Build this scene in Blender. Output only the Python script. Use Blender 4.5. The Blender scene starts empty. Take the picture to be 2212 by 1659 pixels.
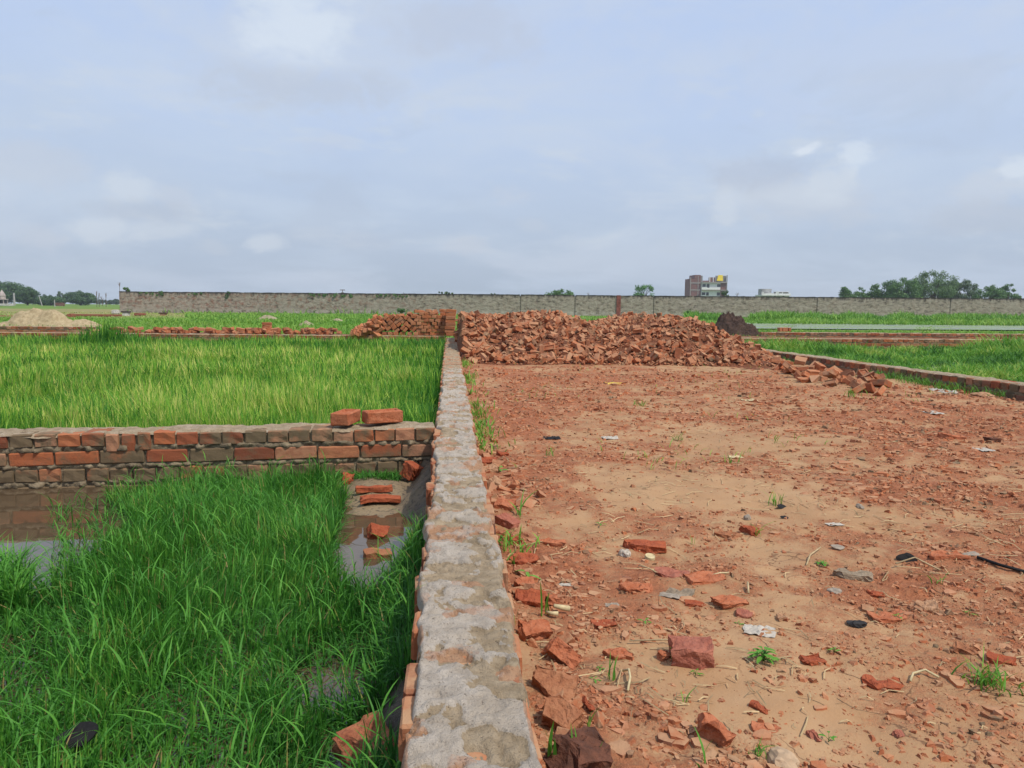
import bpy, bmesh, math, random
import numpy as np
from mathutils import Vector, Matrix, Euler
R = math.radians
rng = np.random.default_rng(7)
random.seed(7)
sc = bpy.context.scene
COL = sc.collection

# ------------------------------------------------------------------ camera
YAW, PITCH, ROLL, CAMZ = R(4.65), R(5.86), R(0.45), 0.75
cam = bpy.data.cameras.new('camera')
camo = bpy.data.objects.new('camera', cam)
COL.objects.link(camo)
cam.sensor_width = 36.0
cam.lens = 27.03
cam.clip_start = 0.05
cam.clip_end = 6000
MW = Matrix.Translation((0, 0, CAMZ)) @ Matrix.Rotation(-YAW, 4, 'Z') @ Matrix.Rotation(math.pi/2-PITCH, 4, 'X') @ Matrix.Rotation(ROLL, 4, 'Z')
camo.matrix_world = MW
sc.camera = camo
R3 = np.array(MW.to_3x3())
FPX = 1661.0
SV = np.array([math.cos(YAW), -math.sin(YAW)])      # right of the view on the ground
FV = np.array([math.sin(YAW), math.cos(YAW)])       # forward on the ground

def ray(px, py):
    return R3 @ np.array([(px-1106.0)/FPX, -(py-829.5)/FPX, -1.0])
def at(px, py, z):
    d = ray(px, py); t = (z-CAMZ)/d[2]
    return np.array([d[0]*t, d[1]*t, z])
def far(px, py, dist):
    d = ray(px, py); t = dist/(d[0]*FV[0]+d[1]*FV[1])
    return np.array([d[0]*t, d[1]*t, CAMZ+d[2]*t])
def uv2xy(u, v):
    return u*SV[0]+v*FV[0], u*SV[1]+v*FV[1]
def xy2uv(x, y):
    return x*SV[0]+y*SV[1], x*FV[0]+y*FV[1]

# ------------------------------------------------------------------ noise
def _h(ix, iy, iz, s):
    n = (ix.astype(np.int64)*374761393 + iy.astype(np.int64)*668265263 + iz.astype(np.int64)*2147483647 + s*974634777) & 0xffffffff
    n = ((n ^ (n >> 13))*1274126177) & 0xffffffff
    n = ((n ^ (n >> 16))*2246822519) & 0xffffffff
    return ((n ^ (n >> 15)) & 0xffffff)/float(0xffffff)
def vnoise(x, y, z=None, s=0):
    x = np.asarray(x, float); y = np.asarray(y, float)
    z = np.zeros_like(x) if z is None else np.asarray(z, float)
    ix, iy, iz = np.floor(x), np.floor(y), np.floor(z)
    fx, fy, fz = x-ix, y-iy, z-iz
    fx, fy, fz = [f*f*f*(f*(f*6-15)+10) for f in (fx, fy, fz)]
    r = 0
    for a in (0, 1):
        for b in (0, 1):
            for c in (0, 1):
                w = (fx if a else 1-fx)*(fy if b else 1-fy)*(fz if c else 1-fz)
                r = r + w*_h(ix+a, iy+b, iz+c, s)
    return r
def fbm(x, y, sc_=1.0, o=4, s=0, z=None):
    r, a, t = 0, 1.0, 0
    for i in range(o):
        k = sc_*2.03**i
        r = r + a*vnoise(np.asarray(x)*k+13.7*i, np.asarray(y)*k-7.1*i, None if z is None else np.asarray(z)*k, s+i)
        t += a; a *= 0.5
    return r/t
def sst(a, b, x):
    t = np.clip((x-a)/(b-a), 0, 1); return t*t*(3-2*t)

# ------------------------------------------------------------------ mesh helpers
def np_mesh(name, V, Q=None, T=None, smooth=False):
    V = np.asarray(V, np.float32)
    me = bpy.data.meshes.new(name)
    parts = []; nl = 0; starts = []
    for F in (Q, T):
        if F is not None and len(F):
            F = np.asarray(F, np.int32); k = F.shape[1]
            starts.append(nl+np.arange(len(F))*k); parts.append(F.ravel()); nl += F.size
    me.vertices.add(len(V)); me.vertices.foreach_set('co', V.ravel())
    L = np.concatenate(parts); S = np.concatenate(starts)
    me.loops.add(len(L)); me.loops.foreach_set('vertex_index', L.astype(np.int32))
    me.polygons.add(len(S)); me.polygons.foreach_set('loop_start', S.astype(np.int32))
    me.polygons.foreach_set('use_smooth', np.full(len(S), smooth))
    me.update(calc_edges=True); me.validate()
    return me
def attr(me, name, val):
    a = me.attributes.new(name, 'FLOAT', 'POINT')
    a.data.foreach_set('value', np.asarray(val, np.float32))
def ob(name, data, mat=None, parent=None, loc=(0, 0, 0), rot=(0, 0, 0), scale=None):
    o = bpy.data.objects.new(name, data)
    COL.objects.link(o)
    if mat is not None and data is not None:
        data.materials.clear(); data.materials.append(mat)
    o.location = loc; o.rotation_euler = rot
    if scale is not None: o.scale = scale if hasattr(scale, '__len__') else (scale,)*3
    if parent is not None: o.parent = parent
    return o
def tag(o, label=None, cat=None, group=None, kind=None):
    for k, v in (('label', label), ('category', cat), ('group', group), ('kind', kind)):
        if v: o[k] = v
    return o
def thing(name, loc, label, cat, group=None, rot=(0, 0, 0)):
    o = bpy.data.objects.new(name, None); COL.objects.link(o)
    o.location = loc; o.rotation_euler = rot; o.empty_display_size = .1
    return tag(o, label, cat, group)
def grid_faces(nr, nc):
    i = np.arange(nr-1)[:, None]*nc+np.arange(nc-1)[None, :]
    return np.stack([i, i+1, i+nc+1, i+nc], -1).reshape(-1, 4)
def bm_mesh(bm, name, smooth=False):
    me = bpy.data.meshes.new(name); bm.to_mesh(me); bm.free()
    if smooth:
        me.polygons.foreach_set('use_smooth', [True]*len(me.polygons))
    return me
def bm_box(bm, c, s, rot=None):
    m = Matrix.Translation(c) @ (rot.to_4x4() if rot is not None else Matrix.Identity(4)) @ Matrix.Diagonal((s[0], s[1], s[2], 1))
    return bmesh.ops.create_cube(bm, size=1, matrix=m)['verts']
def tube(bm, pts, rad, seg=6):
    pts = [Vector(p) for p in pts]; rings = []
    for i, p in enumerate(pts):
        d = (pts[min(i+1, len(pts)-1)]-pts[max(i-1, 0)]).normalized()
        a = d.orthogonal().normalized() if i == 0 else (prev - d*prev.dot(d)).normalized()
        prev = a; b = d.cross(a)
        r = rad[i] if hasattr(rad, '__len__') else rad
        rings.append([bm.verts.new(p+(a*math.cos(k*2*math.pi/seg)+b*math.sin(k*2*math.pi/seg))*r) for k in range(seg)])
    for i in range(len(rings)-1):
        for k in range(seg):
            bm.faces.new((rings[i][k], rings[i][(k+1) % seg], rings[i+1][(k+1) % seg], rings[i+1][k]))
    bm.faces.new(rings[-1]); bm.faces.new(rings[0][::-1])

# ------------------------------------------------------------------ material builder
class M:
    def __init__(s, name):
        s.m = bpy.data.materials.new(name); s.m.use_nodes = True
        s.t = s.m.node_tree; s.t.nodes.clear()
        s.out = s.t.nodes.new('ShaderNodeOutputMaterial')
    def n(s, typ, ins=None, **props):
        nd = s.t.nodes.new('ShaderNode'+typ)
        for k, v in props.items(): setattr(nd, k, v)
        for k, v in (ins or {}).items(): s.set(nd.inputs[k], v)
        return nd
    def set(s, sock, v):
        if isinstance(v, bpy.types.NodeSocket): s.t.links.new(v, sock)
        elif isinstance(v, bpy.types.Node): s.t.links.new(v.outputs[0], sock)
        elif isinstance(v, (tuple, list)) and len(v) == 3 and sock.type == 'RGBA': sock.default_value = (*v, 1)
        else: sock.default_value = v
    def coord(s, which='Object'):
        return s.n('TexCoord').outputs[which]
    def pos(s):
        return s.n('NewGeometry').outputs['Position']
    def noise(s, scale, detail=4, rough=.55, vec=None, dist=0):
        nd = s.n('TexNoise', {'Scale': scale, 'Detail': detail, 'Roughness': rough, 'Distortion': dist})
        if vec is not None: s.set(nd.inputs['Vector'], vec)
        return nd.outputs['Fac']
    def mix(s, f, a, b):
        nd = s.n('Mix', data_type='RGBA')
        s.set(nd.inputs[0], f); s.set(nd.inputs[6], a); s.set(nd.inputs[7], b)
        return nd.outputs[2]
    def mathn(s, op, a, b=0.0, clamp=False):
        nd = s.n('Math', operation=op, use_clamp=clamp)
        s.set(nd.inputs[0], a); s.set(nd.inputs[1], b)
        return nd.outputs[0]
    def rng(s, v, a, b, c=0.0, d=1.0):
        nd = s.n('MapRange', {1: a, 2: b, 3: c, 4: d}); nd.interpolation_type = 'SMOOTHSTEP'
        s.set(nd.inputs[0], v); return nd.outputs[0]
    def ramp(s, v, stops):
        nd = s.n('ValToRGB'); s.set(nd.inputs[0], v); e = nd.color_ramp.elements
        while len(e) < len(stops): e.new(.5)
        for el, (p, c) in zip(e, stops): el.position = p; el.color = (*c, 1)
        return nd.outputs[0]
    def attr(s, name):
        return s.n('Attribute', attribute_name=name).outputs['Fac']
    def bump(s, h, strength=.5, dist=.01, normal=None):
        nd = s.n('Bump', {'Strength': strength, 'Distance': dist}); s.set(nd.inputs['Height'], h)
        if normal is not None: s.set(nd.inputs['Normal'], normal)
        return nd.outputs[0]
    def pbr(s, col, rough=.9, normal=None, spec=.25, metal=0.0):
        nd = s.n('BsdfPrincipled', {'Roughness': rough, 'Specular IOR Level': spec, 'Metallic': metal})
        s.set(nd.inputs['Base Color'], col)
        if normal is not None: s.set(nd.inputs['Normal'], normal)
        return nd.outputs[0]
    def done(s, sh):
        s.t.links.new(sh, s.out.inputs[0]); return s.m

def flat_mat(name, col, rough=.8, spec=.3, var=.25, scale=40):
    b = M(name); v = b.coord(); nz = b.noise(scale, 5, .6, v)
    c = b.mix(b.rng(nz, .3, .7), tuple(x*(1-var) for x in col), tuple(min(1, x*(1+var)) for x in col))
    return b.done(b.pbr(c, rough, b.bump(nz, .4, .004), spec))

# brick: per-brick colour from the "tint" attribute and the object's random number, mud coat by noise
def brick_mat(name, coat=.3, dust=.2, grime=.0, detail=1.0, warm=0.0):
    b = M(name)
    oi = b.n('ObjectInfo'); t = b.mathn('FRACT', b.mathn('ADD', b.attr('tint'), oi.outputs['Random']))
    v = b.coord()
    red = b.ramp(t, [(0, (.18, .058, .032)), (.2, (.30, .092, .042)), (.45, (.385, .122, .05)), (.65, (.43, .165, .075)), (.8, (.36, .165, .088)), (.9, (.46, .245, .14)), (.96, (.24, .115, .07)), (1, (.13, .07, .052))])
    n1 = b.noise(26, 6, .6, v); n2 = b.noise(9, 4, .6, v); n3 = b.noise(140*detail, 3, .6, v)
    red = b.mix(b.rng(n1, .35, .75, 0, .5), red, (.235, .066, .035))
    red = b.mix(b.rng(n3, .55, .8, 0, .35), red, (.45, .2, .11))
    t3 = b.mathn('FRACT', b.mathn('MULTIPLY', t, 13.7))
    red = b.mix(b.rng(t3, .72, .9, 0, .55), red, (.40, .245, .15))
    if warm: red = b.mix(warm, red, (.50, .185, .08))
    t2 = b.mathn('FRACT', b.mathn('MULTIPLY', t, 7.31))
    low = b.mathn('MULTIPLY', b.rng(b.n('SeparateXYZ', {0: v}).outputs[2], -.09, -.30), .3*grime)
    n5 = b.noise(6, 5, .7, v)
    cm = b.rng(b.mathn('ADD', low, b.mathn('ADD', b.mathn('MULTIPLY', b.mathn('SUBTRACT', t2, 1-coat), .55), b.mathn('MULTIPLY', b.mathn('SUBTRACT', n5, .5), 1.6))), -.1, .3)
    col = b.mix(cm, red, b.mix(n1, (.10, .072, .042), (.20, .142, .082)))
    g = b.n('NewGeometry'); up = b.n('SeparateXYZ', {0: g.outputs['Normal']}).outputs[2]
    d = b.mathn('MULTIPLY', b.rng(up, .2, .95), b.rng(n2, .35, .65, 0, dust))
    col = b.mix(d, col, (.42, .24, .13))
    h = b.mathn('ADD', b.mathn('MULTIPLY', n1, .7), b.mathn('MULTIPLY', n3, .4))
    return b.done(b.pbr(col, .93, b.bump(h, .8, .006), .15))
MAT_BRICK = brick_mat('brick_red', .16, .75)
MAT_WALLBRICK = brick_mat('brick_wall_coated', .56, .12, 1.3)
MAT_FARBRICK = brick_mat('brick_wall_far', .35, .15)
MAT_STACK = brick_mat('brick_stack', .03, .6, warm=.45)

def mortar_mat():
    b = M('mortar'); v = b.pos()
    n1 = b.noise(14, 6, .65, v); n2 = b.noise(70, 5, .65, v)
    c = b.mix(b.rng(n1, .3, .7), (.13, .10, .066), (.30, .235, .15))
    h = b.mathn('ADD', n1, b.mathn('MULTIPLY', n2, .6))
    return b.done(b.pbr(c, .95, b.bump(h, 1, .012), .1))
MAT_MORTAR = mortar_mat()

def cap_mat():
    b = M('cement_cap'); v = b.pos()
    t = b.attr('tint'); e = b.attr('wear')
    n1 = b.noise(18, 7, .65, v); n2 = b.noise(90, 6, .7, v); n3 = b.noise(6, 3, .5, v)
    n4 = b.noise(240, 3, .6, v)
    grey = b.mix(b.rng(n1, .3, .7), (.36, .30, .235), (.51, .44, .36))
    grey = b.mix(b.rng(n3, .45, .65, 0, .55), grey, (.40, .325, .24))
    tan = b.mix(b.rng(n1, .35, .65), (.28, .21, .13), (.40, .31, .205))
    c = b.mix(b.rng(b.mathn('ADD', t, b.mathn('MULTIPLY', b.mathn('SUBTRACT', n2, .5), .7)), .38, .58), tan, grey)
    brick = b.mix(b.rng(n2, .3, .7), (.39, .175, .09), (.46, .25, .14))
    c = b.mix(b.rng(b.mathn('ADD', e, b.mathn('MULTIPLY', b.mathn('SUBTRACT', n1, .5), .6)), .5, .66, 0, .65), c, brick)
    pit = b.rng(n2, .34, .39, 1, 0)
    c = b.mix(b.mathn('MULTIPLY', pit, .75), c, (.10, .075, .052))
    pit2 = b.rng(n4, .33, .40, 1, 0)
    c = b.mix(b.mathn('MULTIPLY', pit2, .5), c, (.14, .105, .075))
    h = b.mathn('ADD', b.mathn('ADD', n1, b.mathn('MULTIPLY', n2, .8)), b.mathn('MULTIPLY', n4, .3))
    return b.done(b.pbr(c, .92, b.bump(h, 1.0, .012), .15))
MAT_CAP = cap_mat()

def grass_mat(name, stops, trans=.35, rough=.6):
    b = M(name); t = b.attr('tint')
    c = b.ramp(t, stops)
    p = b.pbr(c, rough, None, .3)
    tr = b.n('BsdfTranslucent'); b.set(tr.inputs['Color'], c)
    mx = b.n('MixShader', {0: trans}); b.set(mx.inputs[1], p); b.set(mx.inputs[2], tr.outputs[0])
    return b.done(mx.outputs[0])
MAT_GRASS_NEAR = grass_mat('grass_near', [(0, (.028, .12, .016)), (.35, (.06, .22, .024)), (.75, (.115, .33, .036)), (.92, (.20, .42, .055)), (.96, (.36, .33, .09)), (1, (.40, .29, .12))])
MAT_GRASS_FAR = grass_mat('grass_far', [(0, (.04, .17, .018)), (.25, (.11, .32, .03)), (.55, (.23, .46, .045)), (.8, (.40, .58, .07)), (1, (.60, .60, .16))], .42)
MAT_GRASS_RIGHT = grass_mat('grass_wet_plot', [(0, (.04, .14, .016)), (.4, (.11, .29, .03)), (.75, (.20, .40, .045)), (1, (.38, .46, .09))], .35)
MAT_MEADOW_BLADES = grass_mat('grass_meadow', [(0, (.06, .19, .022)), (.4, (.15, .33, .035)), (.8, (.27, .42, .065)), (1, (.42, .42, .16))], .3)
MAT_LEAF = grass_mat('weed_leaf', [(0, (.06, .19, .02)), (.5, (.10, .29, .03)), (1, (.2, .38, .06))], .3)

def meadow_mat():
    b = M('meadow'); v = b.pos()
    n1 = b.noise(.09, 5, .6, v); n2 = b.noise(1.2, 6, .65, v); n3 = b.noise(14, 4, .6, v)
    c = b.mix(b.rng(n2, .3, .7), (.10, .19, .03), (.19, .28, .055))
    sep = b.n('SeparateXYZ', {0: v})
    dry = b.mathn('MULTIPLY', b.rng(sep.outputs[0], -14, -24), b.mathn('MULTIPLY', b.rng(sep.outputs[1], 52, 66), b.rng(sep.outputs[1], 128, 108)))
    c = b.mix(b.mathn('MULTIPLY', dry, b.rng(n2, .2, .6, .45, .9)), c, (.33, .26, .12))
    c = b.mix(b.rng(n1, .52, .7, 0, .55), c, (.21, .21, .07))
    c = b.mix(b.rng(n3, .3, .7, 0, .35), c, (.05, .10, .02))
    return b.done(b.pbr(c, 1, None, .05))
def mud_mat():
    b = M('mud'); v = b.pos()
    n1 = b.noise(5, 6, .6, v); n2 = b.noise(45, 6, .65, v); n3 = b.noise(150, 3, .6, v)
    c = b.mix(b.rng(n1, .35, .65), (.055, .04, .026), (.135, .098, .06))
    sand = b.attr('tint')
    c = b.mix(sand, c, b.mix(b.rng(n2, .3, .7), (.33, .25, .14), (.24, .165, .09)))
    c = b.mix(b.rng(n2, .36, .50, .85, 0), c, (.04, .029, .02))
    h = b.mathn('ADD', n2, b.mathn('MULTIPLY', n3, .5))
    return b.done(b.pbr(c, b.rng(n1, .3, .7, .45, .85), b.bump(h, .8, .012), .4))
def water_mat(name, col, ro=.03):
    b = M(name); v = b.pos()
    n = b.noise(3.0, 3, .5, v)
    return b.done(b.pbr(col, ro, b.bump(n, .06, .02), .5))
MAT_MUD = mud_mat()
MAT_WATER = water_mat('muddy_water', (.09, .06, .034))
def pond_mat():
    b = M('pond_water'); v = b.pos()
    mp = b.n('Mapping', {'Scale': (.5, 1.6, 1)}); b.set(mp.inputs['Vector'], v)
    f = b.rng(b.noise(.9, 6, .65, mp.outputs[0]), .42, .56); n = b.noise(6, 3, .5, v)
    c = b.mix(f, (.17, .17, .10), b.mix(n, (.13, .21, .05), (.24, .31, .10)))
    return b.done(b.pbr(c, b.mathn('ADD', b.mathn('MULTIPLY', f, .5), .16), b.bump(n, .1, .02), .5))
MAT_POND = pond_mat()

def yard_mat():
    b = M('brick_dust_earth'); v = b.pos()
    red = b.attr('tint')
    n1 = b.noise(8, 6, .65, v); n2 = b.noise(38, 6, .7, v); n3 = b.noise(130, 4, .65, v); n4 = b.noise(2.2, 4, .6, v)
    n5 = b.noise(300, 2, .5, v)
    sand = b.mix(b.rng(n4, .3, .7), (.345, .195, .097), (.42, .26, .138))
    sand = b.mix(b.rng(n1, .35, .65, 0, .35), sand, (.385, .215, .10))
    dust = b.mix(b.rng(n2, .35, .65), (.27, .092, .043), (.42, .165, .077))
    dust = b.mix(b.rng(n3, .5, .75, 0, .5), dust, (.40, .15, .075))
    f = b.mathn('ADD', red, b.mathn('ADD', b.mathn('MULTIPLY', b.mathn('SUBTRACT', n2, .5), .9), b.mathn('MULTIPLY', b.mathn('SUBTRACT', n3, .5), .55)))
    c = b.mix(b.rng(f, .27, .80), sand, dust)
    vo = b.n('TexVoronoi', {'Scale': 4.5, 'Randomness': 1.0}, feature='DISTANCE_TO_EDGE')
    vn = b.n('VectorMath', operation='ADD'); b.set(vn.inputs[0], v); vc = b.n('TexNoise', {'Scale': 9.0, 'Detail': 4.0}); b.set(vc.inputs['Vector'], v)
    vs_ = b.n('VectorMath', operation='SCALE'); b.set(vs_.inputs[0], vc.outputs['Color']); vs_.inputs['Scale'].default_value = .16
    b.set(vn.inputs[1], vs_.outputs[0]); b.set(vo.inputs['Vector'], vn.outputs[0])
    crack = b.mathn('MULTIPLY', b.rng(vo.outputs[0], .004, .016, 1, 0), b.rng(b.noise(3.1, 2, .5, v), .50, .60))
    c = b.mix(b.mathn('MULTIPLY', crack, .7), c, (.13, .065, .034))
    c = b.mix(b.rng(n3, .27, .36, .55, 0), c, (.12, .045, .024))
    c = b.mix(b.rng(n5, .70, .76, 0, .45), c, (.5, .36, .22))
    h = b.mathn('ADD', b.mathn('ADD', n2, b.mathn('MULTIPLY', n3, .7)), b.mathn('MULTIPLY', n1, .8))
    return b.done(b.pbr(c, b.rng(n4, .3, .7, .8, .95), b.bump(h, b.rng(f, .2, .7, .3, .95), .013), .15))
MAT_YARD = yard_mat()
MAT_HEAP = brick_mat('brick_heap', .12, 1.0, warm=.22)
MAT_CHIPS = brick_mat('brick_chips', .2, .9, warm=.25)

# ------------------------------------------------------------------ world
SUN = Vector((0.52, -0.46, 1.0)).normalized()
SUN_EL = math.asin(SUN.z)
def build_world():
    w = bpy.data.worlds.new('World'); sc.world = w; w.use_nodes = True
    b = M.__new__(M); b.t = w.node_tree; b.t.nodes.clear()
    out = b.t.nodes.new('ShaderNodeOutputWorld')
    sky = b.n('TexSky', sky_type='NISHITA'); sky.sun_disc = False
    sky.sun_elevation = SUN_EL; sky.sun_rotation = math.atan2(SUN.x, SUN.y)
    sky.air_density = 1.3; sky.dust_density = 3.0
    g = b.coord('Generated'); s = b.n('SeparateXYZ', {0: g})
    X, Y, Z = s.outputs
    az = b.mathn('ARCTAN2', X, Y); el = b.mathn('ARCSINE', Z)
    zz = b.mathn('ADD', b.mathn('MAXIMUM', Z, 0), .16)
    pl = b.n('CombineXYZ', {0: b.mathn('DIVIDE', X, zz), 1: b.mathn('DIVIDE', Y, zz)})
    ang = b.n('CombineXYZ', {0: az, 1: b.mathn('MULTIPLY', el, 1.6)})
    n1 = b.noise(1.1, 6, .55, pl.outputs[0], .4)
    n2 = b.noise(16, 7, .62, ang.outputs[0], .4)
    n3 = b.noise(2.6, 4, .5, ang.outputs[0], .5)
    n2 = b.mathn('ADD', b.mathn('MULTIPLY', n2, .75), b.mathn('MULTIPLY', b.noise(48, 6, .6, ang.outputs[0], .2), .25))
    col = b.ramp(b.mathn('DIVIDE', el, .5), [(0, (.42, .50, .61)), (.2, (.465, .56, .715)), (.45, (.50, .61, .82)), (1, (.47, .595, .87))])
    col = b.mix(b.rng(n1, .42, .70, 0, .6), col, (.565, .655, .79))
    col = b.mix(b.rng(n3, .50, .72, 0, .4), col, (.45, .54, .69))
    low = b.n('CombineXYZ', {0: b.mathn('MULTIPLY', az, 5.0), 1: b.mathn('MULTIPLY', el, 15.0), 2: 3.7})
    n6 = b.noise(1.25, 7, .62, low.outputs[0], .25)
    bandm = b.mathn('MULTIPLY', b.rng(el, .02, .09), b.rng(el, .36, .2))
    col = b.mix(b.mathn('MULTIPLY', b.rng(n6, .52, .70, 0, .7), bandm), col, (.60, .665, .76))
    lay = b.n('CombineXYZ', {0: b.mathn('MULTIPLY', az, 2.0), 1: b.mathn('MULTIPLY', el, 5.5), 2: 9.1})
    n7 = b.noise(1.6, 7, .6, lay.outputs[0], .6)
    col = b.mix(b.rng(n7, .46, .68, 0, .55), col, (.585, .655, .775))
    col = b.mix(b.rng(n7, .44, .30, 0, .45), col, (.455, .53, .665))
    def blob(px, py, rx, ry, st, c, wob=1.0, lo=1.15, hi=.28):
        nonlocal col
        d = ray(px, py); d = d/np.linalg.norm(d)
        a0 = math.atan2(d[0], d[1]); e0 = math.asin(d[2])
        dx = b.mathn('DIVIDE', b.mathn('SUBTRACT', az, a0), rx/FPX)
        dy = b.mathn('DIVIDE', b.mathn('SUBTRACT', el, e0), ry/FPX)
        r = b.mathn('SQRT', b.mathn('ADD', b.mathn('MULTIPLY', dx, dx), b.mathn('MULTIPLY', dy, dy)))
        r = b.mathn('ADD', r, b.mathn('MULTIPLY', b.mathn('SUBTRACT', n2, .5), wob*3.8))
        col = b.mix(b.rng(r, lo, hi, 0, st), col, c)
    W1, W2, G1 = (.70, .775, .87), (.62, .685, .78), (.475, .525, .625)
    blob(700, 110, 330, 130, .45, (.60, .66, .75), .6, 1.3, .1)
    blob(640, 60, 130, 90, .75, W1, .7, 1.2, .2)
    blob(640, 190, 260, 50, .45, G1, .7)
    blob(1000, 60, 190, 70, .5, (.50, .555, .68), .7)
    blob(1900, 130, 420, 110, .35, (.56, .63, .78), .8)
    blob(90, 355, 110, 45, .55, (.55, .60, .70), .8)
    blob(275, 410, 60, 38, .7, W2, .8); blob(385, 425, 48, 30, .55, (.56, .615, .72), .8)
    blob(300, 455, 130, 25, .4, G1, .7)
    blob(215, 503, 70, 30, .75, W2, .9); blob(95, 515, 55, 28, .6, (.56, .61, .71), .9)
    blob(570, 525, 52, 20, .7, W2, .9); blob(460, 535, 50, 18, .45, (.54, .6, .70), .9)
    blob(1110, 428, 55, 26, .5, (.56, .615, .73), .9); blob(1150, 485, 46, 24, .45, (.54, .6, .71), .9)
    blob(1005, 530, 55, 26, .5, (.55, .6, .70), .9); blob(790, 520, 60, 24, .3, (.53, .58, .69), .9)
    blob(1730, 440, 170, 65, .6, (.545, .595, .69), .8); blob(1650, 370, 120, 40, .45, (.44, .495, .62), .8)
    blob(1735, 325, 34, 13, .8, (.72, .78, .87), 1.4); blob(1855, 335, 34, 36, .6, W1, 1.2)
    blob(1800, 390, 60, 36, .7, W2, 1.0); blob(1570, 450, 28, 40, .6, W2, .9); blob(1740, 425, 80, 40, .45, W2, 1.0)
    blob(2140, 400, 90, 45, .6, (.585, .64, .74), .9); blob(2195, 370, 40, 22, .6, W1, 1.0); blob(2130, 470, 130, 40, .45, G1, .7)
    blob(1446, 535, 30, 24, .35, (.52, .58, .68), .9)
    blob(700, 310, 70, 26, .3, (.54, .6, .73), .9)
    sky10 = b.n('Mix', data_type='RGBA', blend_type='MULTIPLY'); sky10.inputs[0].default_value = 1
    b.set(sky10.inputs[6], col); sky10.inputs[7].default_value = (10, 10, 10, 1)
    fin = b.mix(.9, sky.outputs[0], sky10.outputs[2])
    bg = b.n('Background', {'Strength': .1}); b.set(bg.inputs['Color'], fin)
    b.t.links.new(bg.outputs[0], out.inputs[0])
build_world()
sl = bpy.data.lights.new('sun', 'SUN'); sl.energy = 3.35; sl.angle = R(1.2); sl.color = (1, .94, .85)
so = bpy.data.objects.new('sun', sl); COL.objects.link(so)
so.rotation_euler = SUN.to_track_quat('Z', 'Y').to_euler()

# ------------------------------------------------------------------ levels
WX0, WX1 = -0.087, 0.153            # main wall edges
ZW, ZG = -0.31, -0.345              # flood water, field ground
cw0 = at(0, 940, 0); cw1 = at(934, 924, 0)       # cross wall front top edge
YC = cw1[1]
rw0 = at(1616, 753, -.005); rw1 = at(2212, 833, -.005)
rdir = (rw1-rw0)[:2]/np.linalg.norm((rw1-rw0)[:2])   # towards the camera
def right_x(y):
    return rw0[0]+(y-rw0[1])*rdir[0]/rdir[1]
def uvline(px0, py0, px1, py1, z):
    return at(px0, py0, z), at(px1, py1, z)

# ground to the horizon
S = 370
me = np_mesh('ground', [(-S, -12, -.42), (S, -12, -.42), (S, 366, -.42), (-S, 366, -.42)], Q=[(0, 1, 2, 3)])
tag(ob('ground', me, MAT_MUD), kind='structure')
yy = np.concatenate([np.linspace(17.4, 60, 90), np.geomspace(61, 364, 60)])
nc = 60
V = []
for y in yy:
    xs = np.linspace(-1, 1, nc)*min(y*1.1+40, 368)
    V.append(np.stack([xs, np.full(nc, y), ZG+.03+0.05*(fbm(xs, np.full(nc, y), .3, 3, 4)-.5)*(y < 80)+(-.0)*xs], 1))
V = np.concatenate(V)
tag(ob('meadow', np_mesh('meadow', V, Q=grid_faces(len(yy), nc), smooth=True), meadow_mat()), kind='structure')

# ------------------------------------------------------------------ bricks
def box_template(bev=.006, sub=0, seed=0, frog=False, L=(.23, .115, .075), nz=.0022):
    bm = bmesh.new()
    bm_box(bm, (0, 0, 0), L)
    if frog:
        bm.faces.ensure_lookup_table()
        top = max(bm.faces, key=lambda f: f.calc_center_median().z)
        bmesh.ops.inset_individual(bm, faces=[top], thickness=.024)
        r = bmesh.ops.inset_individual(bm, faces=[top], thickness=.008)
        for v in top.verts: v.co.z -= .014
    es = [e for e in bm.edges if e.calc_length() > .02 and len(e.link_faces) == 2 and e.link_faces[0].normal.dot(e.link_faces[1].normal) < .6]
    bmesh.ops.bevel(bm, geom=es, offset=bev, segments=1, affect='EDGES', profile=.5)
    if sub:
        bmesh.ops.triangulate(bm, faces=[f for f in bm.faces if len(f.verts) > 4])
        bmesh.ops.subdivide_edges(bm, edges=[e for e in bm.edges if e.calc_length() > .03], cuts=sub, use_grid_fill=True)
    rr = random.Random(seed)
    for v in bm.verts: v.co += Vector((rr.uniform(-1, 1), rr.uniform(-1, 1), rr.uniform(-1, 1)))*nz
    bmesh.ops.recalc_face_normals(bm, faces=bm.faces[:])
    return bm
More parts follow.
